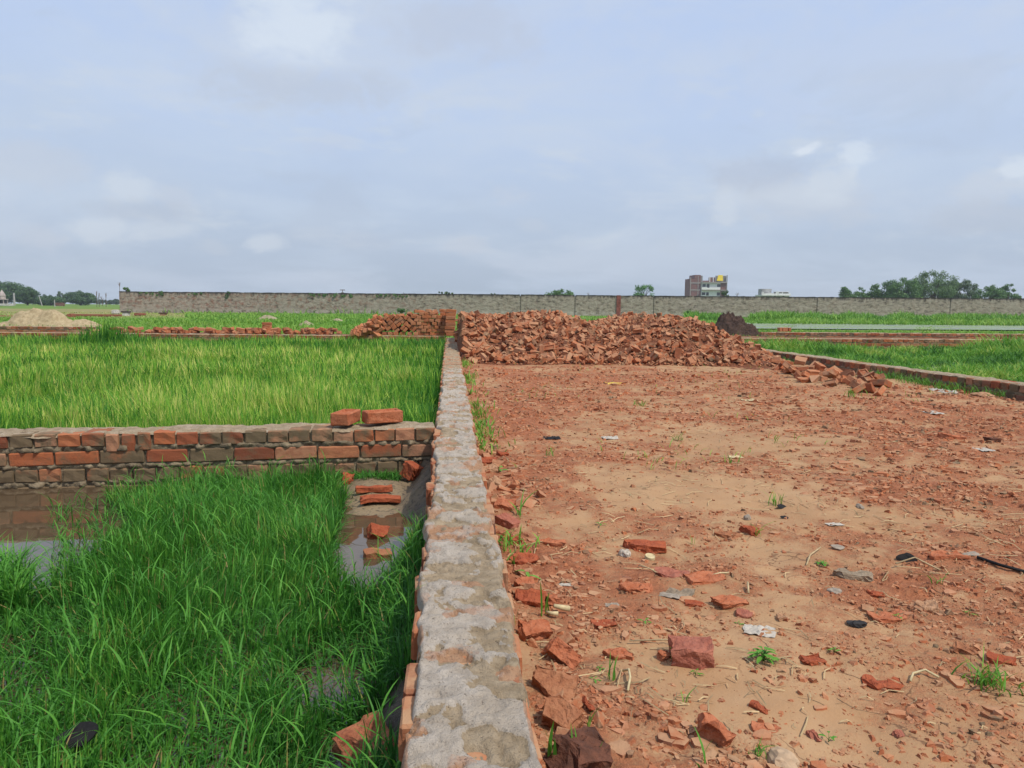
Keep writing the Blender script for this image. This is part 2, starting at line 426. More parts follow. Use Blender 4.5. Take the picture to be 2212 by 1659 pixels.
def broken_template(seed, cuts=2, keep=.6, L=(.23, .115, .075), rough=.004, sub=1):
    rr = random.Random(seed)
    bm = bmesh.new(); bm_box(bm, (0, 0, 0), L)
    for _ in range(cuts):
        n = Vector((rr.choice((-1, 1))*rr.uniform(.4, 1), rr.uniform(-.8, .8), rr.uniform(-.6, .6))).normalized()
        off = (abs(n.x)*L[0]+abs(n.y)*L[1]+abs(n.z)*L[2])/2*rr.uniform(keep-(.5 if cuts < 3 else .32), keep)
        r = bmesh.ops.bisect_plane(bm, geom=bm.verts[:]+bm.edges[:]+bm.faces[:], plane_co=n*off, plane_no=n, clear_outer=True)
        ed = [e for e in bm.edges if e.is_boundary]
        if ed: bmesh.ops.contextual_create(bm, geom=ed)
    bmesh.ops.bevel(bm, geom=bm.edges[:], offset=.004, segments=1, affect='EDGES', profile=.5, clamp_overlap=True)
    bmesh.ops.triangulate(bm, faces=[f for f in bm.faces if len(f.verts) > 4])
    if sub:
        bmesh.ops.subdivide_edges(bm, edges=[e for e in bm.edges if e.calc_length() > .025], cuts=sub, use_grid_fill=True)
        bmesh.ops.triangulate(bm, faces=[f for f in bm.faces if len(f.verts) > 4])
    co = np.array([v.co for v in bm.verts])
    d = np.stack([fbm(co[:, 0]+seed, co[:, 1], 28, 3, seed+k, co[:, 2])-.5 for k in range(3)], 1)*rough*5
    d += np.stack([fbm(co[:, 0]+seed, co[:, 1], 11, 2, seed+7+k, co[:, 2])-.5 for k in range(3)], 1)*rough*8*(sub > 1)
    c = co.mean(0)
    for v, dd in zip(bm.verts, d): v.co += Vector(dd)-Vector(c)
    bmesh.ops.recalc_face_normals(bm, faces=bm.faces[:])
    return bm
def tpl_arrays(bm):
    bmesh.ops.triangulate(bm, faces=[f for f in bm.faces if len(f.verts) > 4])
    bm.verts.ensure_lookup_table(); bm.verts.index_update()
    V = np.array([v.co[:] for v in bm.verts])
    Q = np.array([[v.index for v in f.verts] for f in bm.faces if len(f.verts) == 4]).reshape(-1, 4)
    T = np.array([[v.index for v in f.verts] for f in bm.faces if len(f.verts) == 3]).reshape(-1, 3)
    bm.free(); return V, Q, T
TPL = [tpl_arrays(box_template(.005, 1, s, nz=.002)) for s in range(5)]
TPL_BROKEN = [tpl_arrays(broken_template(s, 2 if s % 3 else 3, .75)) for s in range(9)]

class Batch:
    """many pieces of one wall or one mass, joined into one mesh"""
    def __init__(s): s.V, s.Q, s.T, s.A, s.n = [], [], [], [], 0
    def add(s, tpl, size, mat3, loc, tint):
        V, Q, T = tpl
        P = (V*np.asarray(size))@np.asarray(mat3).T+np.asarray(loc)
        s.V.append(P); s.A.append(np.full(len(V), tint))
        if len(Q): s.Q.append(Q+s.n)
        if len(T): s.T.append(T+s.n)
        s.n += len(V)
    def addraw(s, V, Q, tint=0):
        s.V.append(np.asarray(V)); s.A.append(np.full(len(V), tint)); s.Q.append(np.asarray(Q)+s.n); s.n += len(V)
    def mesh(s, name, smooth=False):
        me = np_mesh(name, np.concatenate(s.V), np.concatenate(s.Q) if s.Q else None, np.concatenate(s.T) if s.T else None, smooth)
        attr(me, 'tint', np.concatenate(s.A)); return me
def rmat(rx, ry, rz): return np.array(Euler((rx, ry, rz)).to_matrix())

def brick_wall(name, p0, p1, width, ztop, courses, label, group=None, mat=MAT_WALLBRICK, gap_h=.024, header_first=True, soldier=(), cap=True,
               cap_res=.012, cap_amp=.012, slump=0.0, start=0.0, seed=1, mortar_fine=True, ragged=None):
    """free-standing brick wall from p0 to p1 (front face line), thickness away from the front; root Empty > brickwork, mortar, mortar_cap"""
    p0 = np.array(p0[:2]); p1 = np.array(p1[:2]); d = p1-p0; L = np.linalg.norm(d); d = d/L
    nrm = np.array([-d[1], d[0]])                 # to the back (left of the run)
    rr = random.Random(seed)
    root = thing(name, (*p0, ztop), label, 'wall', group, (0, 0, math.atan2(d[1], d[0])))
    B = Batch(); bh = .075; ch = bh+gap_h
    zc = -cap_amp*.35
    for c in range(courses):
        z = zc-c*ch-bh/2
        head = (c % 2 == 0) == header_first
        x = rr.uniform(-.1, 0)
        while x < L:
            inset = ragged(c, L) if ragged else 0
            sold = c == 0 and any(a <= x <= bb for a, bb in soldier)
            w = (.07 if sold else .116 if head else .232)*rr.uniform(.96, 1.04)
            xe = min(x+w, L-inset)
            xs = max(x, 0)
            if xe-xs > .03:
                hh = .105 if sold else bh*rr.uniform(.93, 1.05)
                t = rr.random()
                dep = width if head else min(.115, width/2)
                for row in ([0] if head or width < .2 else [0, 1]):
                    yy_ = dep/2+row*(width-dep)
                    yy_ += rr.uniform(-.006, .004)
                    size = ((xe-xs)/.23, dep/.115, hh/.075)
                    B.add(TPL[rr.randrange(5)], size, rmat(rr.uniform(-.02, .02), rr.uniform(-.025, .025), rr.uniform(-.02, .02)), ((xs+xe)/2, yy_, z-(0.015 if sold else 0)+rr.uniform(-.004, .004)), t)
            x += w+rr.uniform(.006, .016)
    ob('brickwork', B.mesh('brickwork'), mat, root)
    # mortar core with lumpy faces
    H = courses*ch+.02; st = .012 if mortar_fine else .03
    nx = max(3, min(int(L/st), 420)); nz_ = max(3, int(H/st))
    xs = np.linspace(0.004, L-.02, nx); zs = np.linspace(zc-.012, zc-H, nz_)
    GX, GZ = np.meshgrid(xs, zs)
    Vs, Qs, n0 = [], [], 0
    for side in (0, 1):
        bulge = (fbm(GX, GZ, 30, 4, seed+side)-.5)*.07+.0005
        jz = np.abs(((zc-GZ) % ch)/ch-(bh+gap_h/2)/ch)
        bulge = np.where(jz < .16, bulge, -.012)
        ypos = -bulge+.004 if side == 0 else width+bulge-.004
        V = np.stack([GX, ypos+np.zeros_like(GX), GZ], -1).reshape(-1, 3)
        F = grid_faces(nz_, nx)
        Vs.append(V); Qs.append((F if side == 1 else F[:, ::-1])+n0); n0 += len(V)
    # end closures
    a = np.arange(nz_)*nx; m = nz_*nx
    for e in (0, nx-1):
        f = np.stack([a[:-1]+e, a[1:]+e, a[1:]+e+m, a[:-1]+e+m], 1); Qs.append(f)
    b_ = np.arange(nx); Qs.append(np.stack([b_[:-1], b_[1:], b_[1:]+m, b_[:-1]+m], 1))
    ob('mortar', np_mesh('mortar', np.concatenate(Vs), Q=np.concatenate(Qs), smooth=True), MAT_MORTAR, root)
    if cap:
        nx = int(min(L/cap_res, 900)); ny = max(8, int(width/cap_res)+4)
        xs = np.linspace(0, L-.01, nx); ts = np.linspace(0, 1, ny)
        GX, GT = np.meshgrid(xs, ts, indexing='ij')
        e0 = (fbm(GX, GX*0+3.1+seed, 9, 3, seed+5)-.5)*.035; e1 = (fbm(GX, GX*0+9.1+seed, 9, 3, seed+6)-.5)*.035
        y0 = .004+e0; y1 = width-.004+e1
        GY = y0+(y1-y0)*GT
        grey = sst(.42, .62, fbm(GX, GY, 8, 4, seed+8))
        z = (fbm(GX, GY, 5, 4, seed+7)-.5)*cap_amp*2.2+grey*.006+(fbm(GX, GY, 40, 3, seed+9)-.5)*.010+(fbm(GX*4, GY*12, 1, 3, seed+10)-.5)*.008
        drop = np.where((GT <= 0) | (GT >= 1), -.016, np.where((GT < 1.5/ny) | (GT > 1-1.5/ny), -.006, 0))
        V = np.stack([GX, GY, z+drop], -1).reshape(-1, 3)
        me = np_mesh('mortar_cap', V, Q=grid_faces(nx, ny)[:, ::-1], smooth=True)
        attr(me, 'tint', grey.ravel()*.42); attr(me, 'wear', np.zeros(grey.size))
        ob('mortar_cap', me, MAT_CAP, root)
    return root

# main wall running away from the camera (own builder: finer cap with the bricks showing)
def main_wall():
    root = thing('brick_wall', (WX0, .3, 0), 'long low brick wall with rough grey cement top running away from viewer', 'wall')
    rr = random.Random(3)
    B = Batch(); y = .32; W = WX1-WX0
    yend = 17.5
    while y < yend:
        w = .115*rr.uniform(.95, 1.06)
        far_ = y > 8.7
        hd = rr.random()
        for c in range(4):
            z = -.044-c*.1
            jx = rr.uniform(-.012, .012)
            top = z+(.006 if far_ else 0)+rr.uniform(-.004, .004)
            if c == 0 or rr.random() < 1:
                B.add(TPL[rr.randrange(5)], (W*rr.uniform(.94, 1.03)/.23, w/.115, .97), rmat(rr.uniform(-.02, .02), rr.uniform(-.02, .02), rr.uniform(-.05, .05)),
                      (W/2+jx, y+w/2-.3, top), rr.random())
        y += w+rr.uniform(.008, .018)
    ob('brickwork', B.mesh('brickwork'), brick_mat('brick_main', .1, 1.0), root)
    bm = bmesh.new(); bm_box(bm, (W/2, (yend-.3)/2, -.2), (W-.03, yend-.34, .36)); ob('mortar', bm_mesh(bm, 'mortar'), MAT_MORTAR, root)
    ys = [.32]
    while ys[-1] < yend: ys.append(ys[-1]+max(.0065, .0026*ys[-1]))
    ys = np.array(ys); nx = 46; ts = np.linspace(0, 1, nx)
    GY, GT = np.meshgrid(ys, ts, indexing='ij')
    e0 = .010+(fbm(GY, GY*0+2, 7, 4, 21)-.5)*.045+(fbm(GY, GY*0+2, 2, 2, 24)-.5)*.03
    e1 = -.006+(fbm(GY, GY*0+5, 6, 4, 22)-.5)*.035
    GX = e0+(W+e1-e0)*GT
    farf = sst(8.2, 9.4, GY)
    wx = (fbm(GX, GY, 14, 3, 46)-.5)*.09
    grey = sst(.492, .512, fbm(GX*1.15+wx, GY*.9-wx, 10, 6, 31)+.022+.05*(fbm(GX, GY, 2.2, 2, 47)-.5))
    smear = sst(.50, .56, fbm(GX*.8, GY*1.6, 13, 4, 35))
    wear = sst(.59, .62, fbm(GX+wx*.5, GY, 10, 2, 41))*(1-grey*.4)*.95
    edge = np.minimum(GT, 1-GT)
    wear = np.maximum(wear, sst(.12, .0, edge)*sst(.45, .65, fbm(GX, GY, 9, 3, 44)))
    z = .003+(fbm(GX, GY, 4, 3, 32)-.5)*.014+grey*.0085+smear*.005+(fbm(GX, GY, 38, 4, 33)-.5)*.013+(fbm(GX*3, GY*15, 1, 4, 48)-.5)*.014*sst(1.2, 4, GY)-.008*sst(.05, .0, np.abs(fbm(GX, GY*.6, 9, 4, 37)-.5))*(1-grey*.5)
    z = z-farf*.008-wear*.004
    # far half: thin mortar over header rows, joints showing as ripples
    z = z+farf*(np.sin(GY*2*math.pi/.128)*.004+(fbm(GX*3, GY*9, 3, 3, 39)-.5)*.018)
    drop = np.where((GT <= 0) | (GT >= 1), -.035, np.where((GT < .03) | (GT > .97), -.008, 0))
    V = np.stack([GX, GY-.3, z+drop], -1).reshape(-1, 3)
    me = np_mesh('mortar_cap', V, Q=grid_faces(len(ys), nx)[:, ::-1], smooth=True)
    attr(me, 'tint', np.clip(grey*(1-.7*farf)*.95+.22*(smear-.5)*(1-farf), 0, 1).ravel()); attr(me, 'wear', np.clip(wear+.12*farf, 0, 1).ravel())
    ob('mortar_cap', me, MAT_CAP, root)
main_wall()

# cross wall on the left
cdir = (cw0-cw1)[:2]/np.linalg.norm((cw0-cw1)[:2])
cL = cw1+np.array([*(cdir*5.2), 0])
cwr = np.array([WX0+.005, cw1[1]+(WX0-cw1[0])*cdir[1]/cdir[0]])
sol = [np.linalg.norm((at(p, 935, 0)-cL)[:2]) for p in (212, 345)]
brick_wall('brick_wall', cL, cwr, .235, 0.0, 4, 'low brick cross wall with muddy red header course and two loose bricks on top', soldier=[(sol[0], sol[1]-.05)], seed=11, cap_amp=.009, gap_h=.026)

# right boundary wall of the yard (front face looks left into the yard)
q0 = np.array([right_x(17.3), 17.3]); q1 = np.array([right_x(.4), .4])
brick_wall('brick_wall', q1+(q0-q1)*0, q0, -.23 if False else .23, -.0, 3, 'long low wall with pale top along the far edge of the brick strewn yard', seed=12, mat=MAT_WALLBRICK, cap_res=.02) if False else None
def flipped_wall(name, a, b_, *args, **kw):
    return brick_wall(name, b_, a, *args, **kw)
# running towards the camera puts the thickness on the right-hand (outer) side
flipped_wall('brick_wall', q1, q0, .23, 0.0, 3, 'long low wall with pale cement top, its brown brick side shaded, beside the right wet plot', seed=12, cap_res=.025, mortar_fine=False)

# far lane walls
fl0 = at(-60, 717.5, 0); fl1 = at(962, 726.5, 0)
fr0 = at(1010, 727.5, 0); fr1 = at(2290, 734.5, 0)
brick_wall('brick_wall', fl0, fl1, .23, 0.0, 4, 'far low brick wall with pale top carrying the tilted brick stack beyond the tall grass', seed=13, mat=MAT_FARBRICK, cap_res=.05, mortar_fine=False)
brick_wall('brick_wall', fr0, fr1, .23, 0.0, 4, 'far low red brick wall behind the wet plot, nearer of the two on that side', seed=14, mat=MAT_FARBRICK, cap_res=.05, mortar_fine=False)
rl0 = at(-60, 704, .02); rl1 = at(206, 706, .02)
rr0 = at(1645, 717.5, .02); rr1 = at(2300, 722.5, .02)
brick_wall('brick_wall', rl0, rl1, .23, 0.02, 4, 'short brick wall with broken end standing below the pale sand heap', seed=15, mat=MAT_FARBRICK, cap_res=.06, mortar_fine=False, ragged=lambda c, L: c*.35)
brick_wall('brick_wall', rr0, rr1, .23, 0.02, 4, 'low brick wall between dark soil heap and pond with upright bricks on top', seed=16, mat=MAT_FARBRICK, cap_res=.06, mortar_fine=False)

# ------------------------------------------------------------------ yard
def blob_sum(x, y, L):
    r = np.zeros_like(x)
    for px, py, wx, wy, s in L:
        c = at(px, py, -.135); dd = np.linalg.norm(c[:2]-np.array([0, 0]))
        u0, v0 = xy2uv(c[0], c[1]); u, v = xy2uv(x, y)
        ru = wx/FPX*v0; rv = wy/FPX*v0*v0/.88
        r += s*np.exp(-(((u-u0)/ru)**2+((v-v0)/rv)**2))
    return r
SANDS = [(1590, 945, 170, 28, -.5), (1500, 1060, 200, 32, -.55), (1420, 1030, 150, 25, -.35), (1520, 1480, 180, 80, -.55), (1450, 1190, 110, 25, -.3), (1850, 822, 130, 14, -.35), (1790, 880, 130, 10, -.2),
         (1640, 1190, 80, 25, -.35), (1900, 1000, 110, 20, -.25), (1750, 1560, 140, 60, -.35), (1700, 1250, 90, 25, -.3), (2060, 1640, 220, 60, -.25), (1950, 1120, 180, 12, -.15), (1560, 796, 60, 8, -.5), (1700, 1640, 300, 40, -.3),
         (1120, 900, 60, 40, .35), (1200, 860, 150, 14, .25), (1100, 1050, 70, 60, .45), (1150, 1200, 90, 60, .35), (1250, 1060, 80, 40, .15), (2050, 1060, 190, 26, .3), (2080, 930, 240, 18, .22), (1960, 1260, 180, 45, .25),
         (1400, 1235, 190, 40, .22), (1250, 1300, 90, 60, .15), (1250, 1520, 70, 90, .35), (1800, 1420, 110, 30, .12), (2150, 1500, 90, 60, .1), (1300, 815, 260, 10, .25), (2000, 880, 250, 10, .25), (1900, 1090, 80, 8, .3)]
def red_mask(x, y):
    return np.clip(.56+blob_sum(x, y, SANDS)+(fbm(x, y, 2.3, 5, 51)-.5)*.75+(fbm(x, y, 11, 4, 52)-.5)*.7, 0, 1)
def yard_h(x, y):
    x = np.asarray(x, float); y = np.asarray(y, float)
    red = red_mask(x, y)
    h = -.142+(fbm(x, y, 1.1, 3, 61)-.5)*.05+(fbm(x, y, 5, 4, 62)-.5)*.03+red*((fbm(x, y, 24, 4, 63)-.5)*.034+.006)
    h = h+(fbm(x, y, 60, 3, 64)-.5)*.008*red
    h = h+.03*np.exp(-np.clip(x-.15, 0, 9)/.12)
    return h
ys = [.45]
while ys[-1] < 18.2: ys.append(ys[-1]+max(.010, .0075*ys[-1]))
ys = np.array(ys); nx = 380
ts = np.linspace(0, 1, nx)**1.08
GX = np.zeros((len(ys), nx)); GY = np.repeat(ys[:, None], nx, 1)
for i, y in enumerate(ys):
    xr = right_x(y)
    xl = WX1-.03
    GX[i] = xl+(xr-xl)*ts
V = np.stack([GX, GY, yard_h(GX, GY)], -1).reshape(-1, 3)
me = np_mesh('yard', V, Q=grid_faces(len(ys), nx), smooth=True)
attr(me, 'tint', red_mask(V[:, 0], V[:, 1]))
tag(ob('yard', me, MAT_YARD), kind='structure')

# loose chips over the yard
def chips(n, vmin, vmax, smin, smax, seed):
    r = np.random.default_rng(seed)
    v = vmin*(vmax/vmin)**r.random(n*4); u = (r.random(n*4)*1.5-.35)*v*.9
    x, y = uv2xy(u, v)
    ok = (x > WX1+.01) & (x < np.array([right_x(a) for a in y])-.05)
    x, y = x[ok], y[ok]
    keep = r.random(len(x)) < .05+.95*np.clip(red_mask(x, y)*1.5-.35, 0, 1)*sst(.3, .6, fbm(x, y, 9, 3, 131))
    x, y = x[keep][:n], y[keep][:n]; m = len(x)
    z = yard_h(x, y)
    s = smin*(smax/smin)**(r.random(m)**3.0)
    s = s*np.clip(np.hypot(x, y)/3.5, .8, 2.6)
    tp = np.array([(-1, -1, -1), (1, -1, -1), (1, 1, -1), (-1, 1, -1), (-1, -1, 1), (1, -1, 1), (1, 1, 1), (-1, 1, 1)])*.5
    F = np.array([(0, 3, 2, 1), (4, 5, 6, 7), (0, 1, 5, 4), (1, 2, 6, 5), (2, 3, 7, 6), (3, 0, 4, 7)])
    P = tp[None]*(1+(r.random((m, 8, 3))-.5)*1.3)
    P[:, 4:, :2] *= (.35+.5*r.random((m, 1, 1)))
    P = P*np.stack([np.ones(m), .5+.4*r.random(m), .25+.4*r.random(m)], 1)[:, None]*s[:, None, None]
    a = r.random(m)*6.28; ca, sa = np.cos(a)[:, None], np.sin(a)[:, None]
    X = P[..., 0]*ca-P[..., 1]*sa; Y = P[..., 0]*sa+P[..., 1]*ca
    Z = P[..., 2]+.25*(r.random((m, 1))-.5)*P[..., 0]
    V = np.stack([X+x[:, None], Y+y[:, None], Z+z[:, None]+s[:, None]*.06], -1).reshape(-1, 3)
    Q = (F[None]+np.arange(m)[:, None, None]*8).reshape(-1, 4)
    me = np_mesh('brick_chips', V, Q=Q); attr(me, 'tint', np.repeat(r.random(m), 8)); return me
tag(ob('brick_chips', chips(70000, 1.1, 11, .0035, .026, 5), MAT_CHIPS), 'crumbled red brick chips strewn over the sandy yard', 'brick chips', kind='stuff')

# flat shards half sunk in the dust and straw litter
def shards(n, seed):
    r = np.random.default_rng(seed)
    v = 1.2+10*r.random(n*6)**1.15; u = (r.random(n*6)*1.4-.3)*v*.9; x, y = uv2xy(u, v)
    ok = (x > WX1+.03) & (x < right_x(y)-.08); x, y = x[ok], y[ok]
    keep = r.random(len(x)) < np.clip(red_mask(x, y)*1.5-.45, .02, 1)*sst(.42, .62, fbm(x, y, 2.6, 3, 141)); x, y = x[keep][:n], y[keep][:n]; m = len(x)
    k = 7; a = (np.arange(k)[None]+r.random((m, k))*.7)*2*math.pi/k; R_ = ((.007+.034*r.random(m)**2.6)*np.clip(np.hypot(x, y)/4, .75, 1.5))[:, None]*(.6+.6*r.random((m, k)))
    asp = (.45+.5*r.random(m))[:, None]; yaw = (r.random(m)*6.28)[:, None]
    X = np.cos(a)*R_; Y = np.sin(a)*R_*asp; X, Y = X*np.cos(yaw)-Y*np.sin(yaw), X*np.sin(yaw)+Y*np.cos(yaw)
    th = (.001+.007*r.random(m)**1.5)[:, None]; tx, ty = (r.normal(0, .09, m))[:, None], (r.normal(0, .09, m))[:, None]
    z = yard_h(x, y)[:, None]
    T = np.stack([x[:, None]+X*.93, y[:, None]+Y*.93, z+th+tx*X+ty*Y+.003*(r.random((m, k))-.5)], -1); Bm = np.stack([x[:, None]+X, y[:, None]+Y, z-.02+0*X], -1)
    C = np.stack([x, y, z[:, 0]+th[:, 0]+.002*r.random(m)], -1)[:, None]
    V = np.concatenate([T, Bm, C], 1); nv = 2*k+1; base = np.arange(m)[:, None]*nv
    Q = np.concatenate([base+np.array([[k+i, k+(i+1) % k, (i+1) % k, i]]) for i in range(k)]); Tt = np.concatenate([base+np.array([[i, (i+1) % k, 2*k]]) for i in range(k)])
    me = np_mesh('brick_shards', V.reshape(-1, 3), Q, Tt); attr(me, 'tint', np.repeat(r.random(m), nv)); return me
tag(ob('brick_shards', shards(3800, 6), MAT_CHIPS), 'flat broken brick shards half sunk in the dusty yard', 'brick shards', kind='stuff')
def straws(n, seed):
    r = np.random.default_rng(seed)
    v = 1.5+8.5*r.random(n*3); u = (r.random(n*3)*1.3-.2)*v*.85; x, y = uv2xy(u, v)
    ok = (x > WX1+.05) & (x < right_x(y)-.08) & (r.random(n*3) < .12+sst(.5, .68, fbm(x, y, 1.7, 3, 151))); x, y = x[ok][:n], y[ok][:n]; m = len(x)
    L = .02+.10*r.random(m)**2; a = r.random(m)*6.28; W = .0006+.0007*r.random(m)+.0001*np.hypot(x, y); b_ = r.normal(0, .5, m)
    pts = []
    for t in (-.5, 0, .5):
        px, py = x+np.cos(a+b_*t)*L*t, y+np.sin(a+b_*t)*L*t; z = yard_h(px, py)+.004+.006*(t == 0)*r.random(m)
        nx_, ny_ = -np.sin(a), np.cos(a); pts += [np.stack([px-nx_*W, py-ny_*W, z], -1), np.stack([px+nx_*W, py+ny_*W, z+.0015], -1)]
    V = np.stack(pts, 1); base = np.arange(m)[:, None]*6
    return np_mesh('straw_litter', V.reshape(-1, 3), np.concatenate([base+np.array([[0, 1, 3, 2]]), base+np.array([[2, 3, 5, 4]])]))
tag(ob('straw_litter', straws(2400, 9), flat_mat('straw_bits', (.40, .29, .155), .9, .1, .35, 8)), 'thin dry straw bits littering the yard', 'straw litter', kind='stuff')

# ------------------------------------------------------------------ rubble heap
HU0, HU1, HV0, HV1 = -1.3, 4.35, 11.3, 18.0
def heap_h(u, v):
    ridge = np.interp(u, [-1.3, -.9, -.3, .6, 1.2, 1.6, 2.0, 2.5, 2.9, 3.3, 3.7, 4.1, 4.35], [.56, .58, .58, .64, .58, .48, .55, .61, .60, .54, .38, .17, .03])
    side = sst(-.06, .06, u+.0813*v-.16)
    off = .35*(fbm(u, u*0, .9, 2, 71)-.5)
    front = sst(HV0+.15, HV0+2.25, v+off); back = sst(HV1, HV1-1.1, v)
    toe = .35*sst(HV0+.05, HV0+.7, v+off)
    h = ridge*side*np.clip(front*.85+toe*.43, 0, 1)*back
    h = h*(.74+.52*fbm(u, v, 1.3, 3, 72))+.05*(fbm(u, v, 4, 3, 73)-.5)*front
    return h
us = np.linspace(HU0-.1, HU1+.1, 180); vs = np.linspace(HV0-.1, HV1, 150)
GU, GV = np.meshgrid(us, vs)
GXh, GYh = uv2xy(GU, GV)
Zh = -.155+heap_h(GU, GV)+.022*(fbm(GU, GV, 18, 3, 74)-.5)
def heap_mat():
    b = M('rubble_soil'); v = b.pos(); n1 = b.noise(7, 6, .65, v); n2 = b.noise(40, 5, .7, v); n3 = b.noise(2.2, 3, .5, v)
    c = b.mix(b.rng(n2, .3, .7), (.13, .05, .028), (.29, .11, .055))
    c = b.mix(b.rng(n3, .5, .66, 0, .5), c, (.33, .20, .11))
    c = b.mix(b.rng(n1, .5, .7, 0, .5), c, (.08, .04, .03))
    return b.done(b.pbr(c, .95, b.bump(b.mathn('ADD', n1, n2), 1, .03), .1))
me = np_mesh('rubble_soil', np.stack([GXh, GYh, Zh], -1).reshape(-1, 3), Q=grid_faces(150, 180), smooth=True)
tag(ob('rubble_soil', me, heap_mat()), 'red brown soil and brick dust filling the rubble heap', 'soil', kind='stuff')

BROKEN = []
for s in range(12):
    m_ = bm_mesh(broken_template(100+s, 1 if s < 5 else 2, .8 if s < 5 else .6), 'broken_brick')
    m_.materials.append(MAT_HEAP); BROKEN.append(m_)
for s in range(3):
    m_ = bm_mesh(box_template(.006, 1, 50+s, True), 'whole_brick'); m_.materials.append(MAT_HEAP); BROKEN.append(m_)
rr = random.Random(21)
spots = []
for _ in range(30000):
    u = rr.uniform(HU0, HU1); v = HV0+(HV1-HV0-.35)*rr.random()**1.3
    h = float(heap_h(np.array(u), np.array(v)))
    if h < .03 or u < -.0813*v+.14+.09*(v < 15): continue
    r_ = rr.uniform(.05, .085)
    if all((u-a)**2+(v-b)**2+(h-c)**2 > (r_*.88)**2 for a, b, c in spots[-900:]):
        # the right flank is mostly soil
        soil = 0.95*math.exp(-((u-2.75)/.7)**2-((v-12.9)/.75)**2)+.8*math.exp(-((u-.45)/.5)**2-((v-12.6)/.5)**2)+.6*math.exp(-((u-1.5)/.35)**2-((v-12.5)/.5)**2)
        if rr.random() < soil: continue
        spots.append((u, v, h))
    if len(spots) >= 1700: break
heap_front = sorted(range(len(spots)), key=lambda i: spots[i][1]-.6*spots[i][2]+rr.random()*2.6)
big = set(heap_front[:292])
proto = None
B = Batch()
for i, (u, v, h) in enumerate(spots):
    x, y = uv2xy(u, v)
    rot = (rr.uniform(-.9, .9), rr.uniform(-.9, .9), rr.uniform(0, 6.28))
    if rr.random() < .2: rot = (rr.uniform(-2, 2), rr.uniform(-2, 2), rot[2])
    zz = -.155+h+rr.uniform(.0, .045)
    if i in big:
        if proto is None:
            proto = ob('broken_brick', BROKEN[0]); o = proto
            tag(o, 'broken red brick lying loose in the big rubble heap behind the yard', 'brick', 'broken bricks in the rubble heap')
        else:
            o = proto.copy(); o.data = BROKEN[rr.randrange(len(BROKEN))]; COL.objects.link(o)
        o.location = (x, y, zz+.01); o.rotation_euler = rot; o.scale = (rr.uniform(.48, .9),)*3
    else:
        s = rr.uniform(.35, .85)
        B.add(TPL_BROKEN[rr.randrange(9)] if rr.random() < .85 else TPL[rr.randrange(5)], (s, s, s), rmat(*rot), (x, y, zz), rr.random()*(.8 if u > -.2 else 1))
for _ in range(5200):
    u = rr.uniform(HU0, HU1); v = HV0+.05+(HV1-HV0-1.5)*rr.random()**1.5; h = float(heap_h(np.array(u), np.array(v)))
    if u < -.0813*v+.14+.09*(v < 15) or h < .01: continue
    x, y = uv2xy(u, v); s = .10+.28*rr.random()**2
    B.add(TPL_BROKEN[rr.randrange(9)], (s, s, s), rmat(rr.uniform(-1, 1), rr.uniform(-1, 1), rr.uniform(0, 6.28)), (x, y, -.15+h+rr.uniform(.0, .03)), rr.random())
tag(ob('brick_rubble', B.mesh('brick_rubble'), MAT_HEAP), 'mass of broken bricks covering the big rubble heap', 'brick rubble', kind='stuff')

# spill of rubble along the right wall and at the heap's foot
spill = []
for _ in range(64):
    px = rr.choice([rr.gauss(1790, 55), rr.gauss(1700, 50), rr.gauss(1860, 25), rr.gauss(1770, 30)]); py = 772+(px-1640)*.19+rr.uniform(0, 34)
    spill.append((px, py))
for k, (px, py) in enumerate(spill):
    p = at(px, py, -.12); z = float(yard_h(p[0], p[1]))
    if p[0] > right_x(p[1])-.06: continue
    o = bpy.data.objects.new('brick_chunk', BROKEN[rr.randrange(len(BROKEN))]); COL.objects.link(o)
    tag(o, 'broken red brick in the scatter between the heap and the shaded low wall', 'brick', 'brick scatter beside the shaded low wall')
    o.location = (p[0], p[1], z+.035+(.06 if rr.random() < .25 else 0)); o.rotation_euler = (rr.uniform(-.7, .7), rr.uniform(-.7, .7), rr.uniform(0, 6.28)); o.scale = (rr.uniform(.6, 1.0),)*3

# ------------------------------------------------------------------ stack of whole bricks on the far wall
WHOLE = []
for s in range(4):
    m_ = bm_mesh(box_template(.006, 1, 70+s, s == 1), 'stacked_brick'); m_.materials.append(MAT_STACK); WHOLE.append(m_)
proto = None
def put_stack(p, rot, label, group):
    global proto
    if proto is None:
        proto = ob('stacked_brick', WHOLE[0]); o = proto
    else:
        o = proto.copy(); o.data = WHOLE[rr.randrange(4)]; COL.objects.link(o)
    o.location = p; o.rotation_euler = rot
    return tag(o, label, 'brick', group)
SD = float(xy2uv(*fl1[:2])[1])+.22       # depth of the stack
pxm = SD/FPX
def profile(px):
    return np.interp(px, [768, 790, 805, 850, 900, 906, 938, 940, 958], [716, 697, 683, 682, 680, 671, 671, 681, 681])
def in_poly(x, y, P):
    c = False; j = len(P)-1
    for i in range(len(P)):
        if (P[i][1] > y) != (P[j][1] > y) and x < (P[j][0]-P[i][0])*(y-P[i][1])/(P[j][1]-P[i][1])+P[i][0]: c = not c
        j = i
    return c
base_z = .0
def px_of(u): return 1106+u/pxm
regs = [  # px range of each leaning pack, lean angle
    (800, 862, 40), (862, 893, 52), (893, 962, 0)]
GS = 'whole red brick end in the tilted brick stack on the far low wall'
placed = []; BK = Batch()
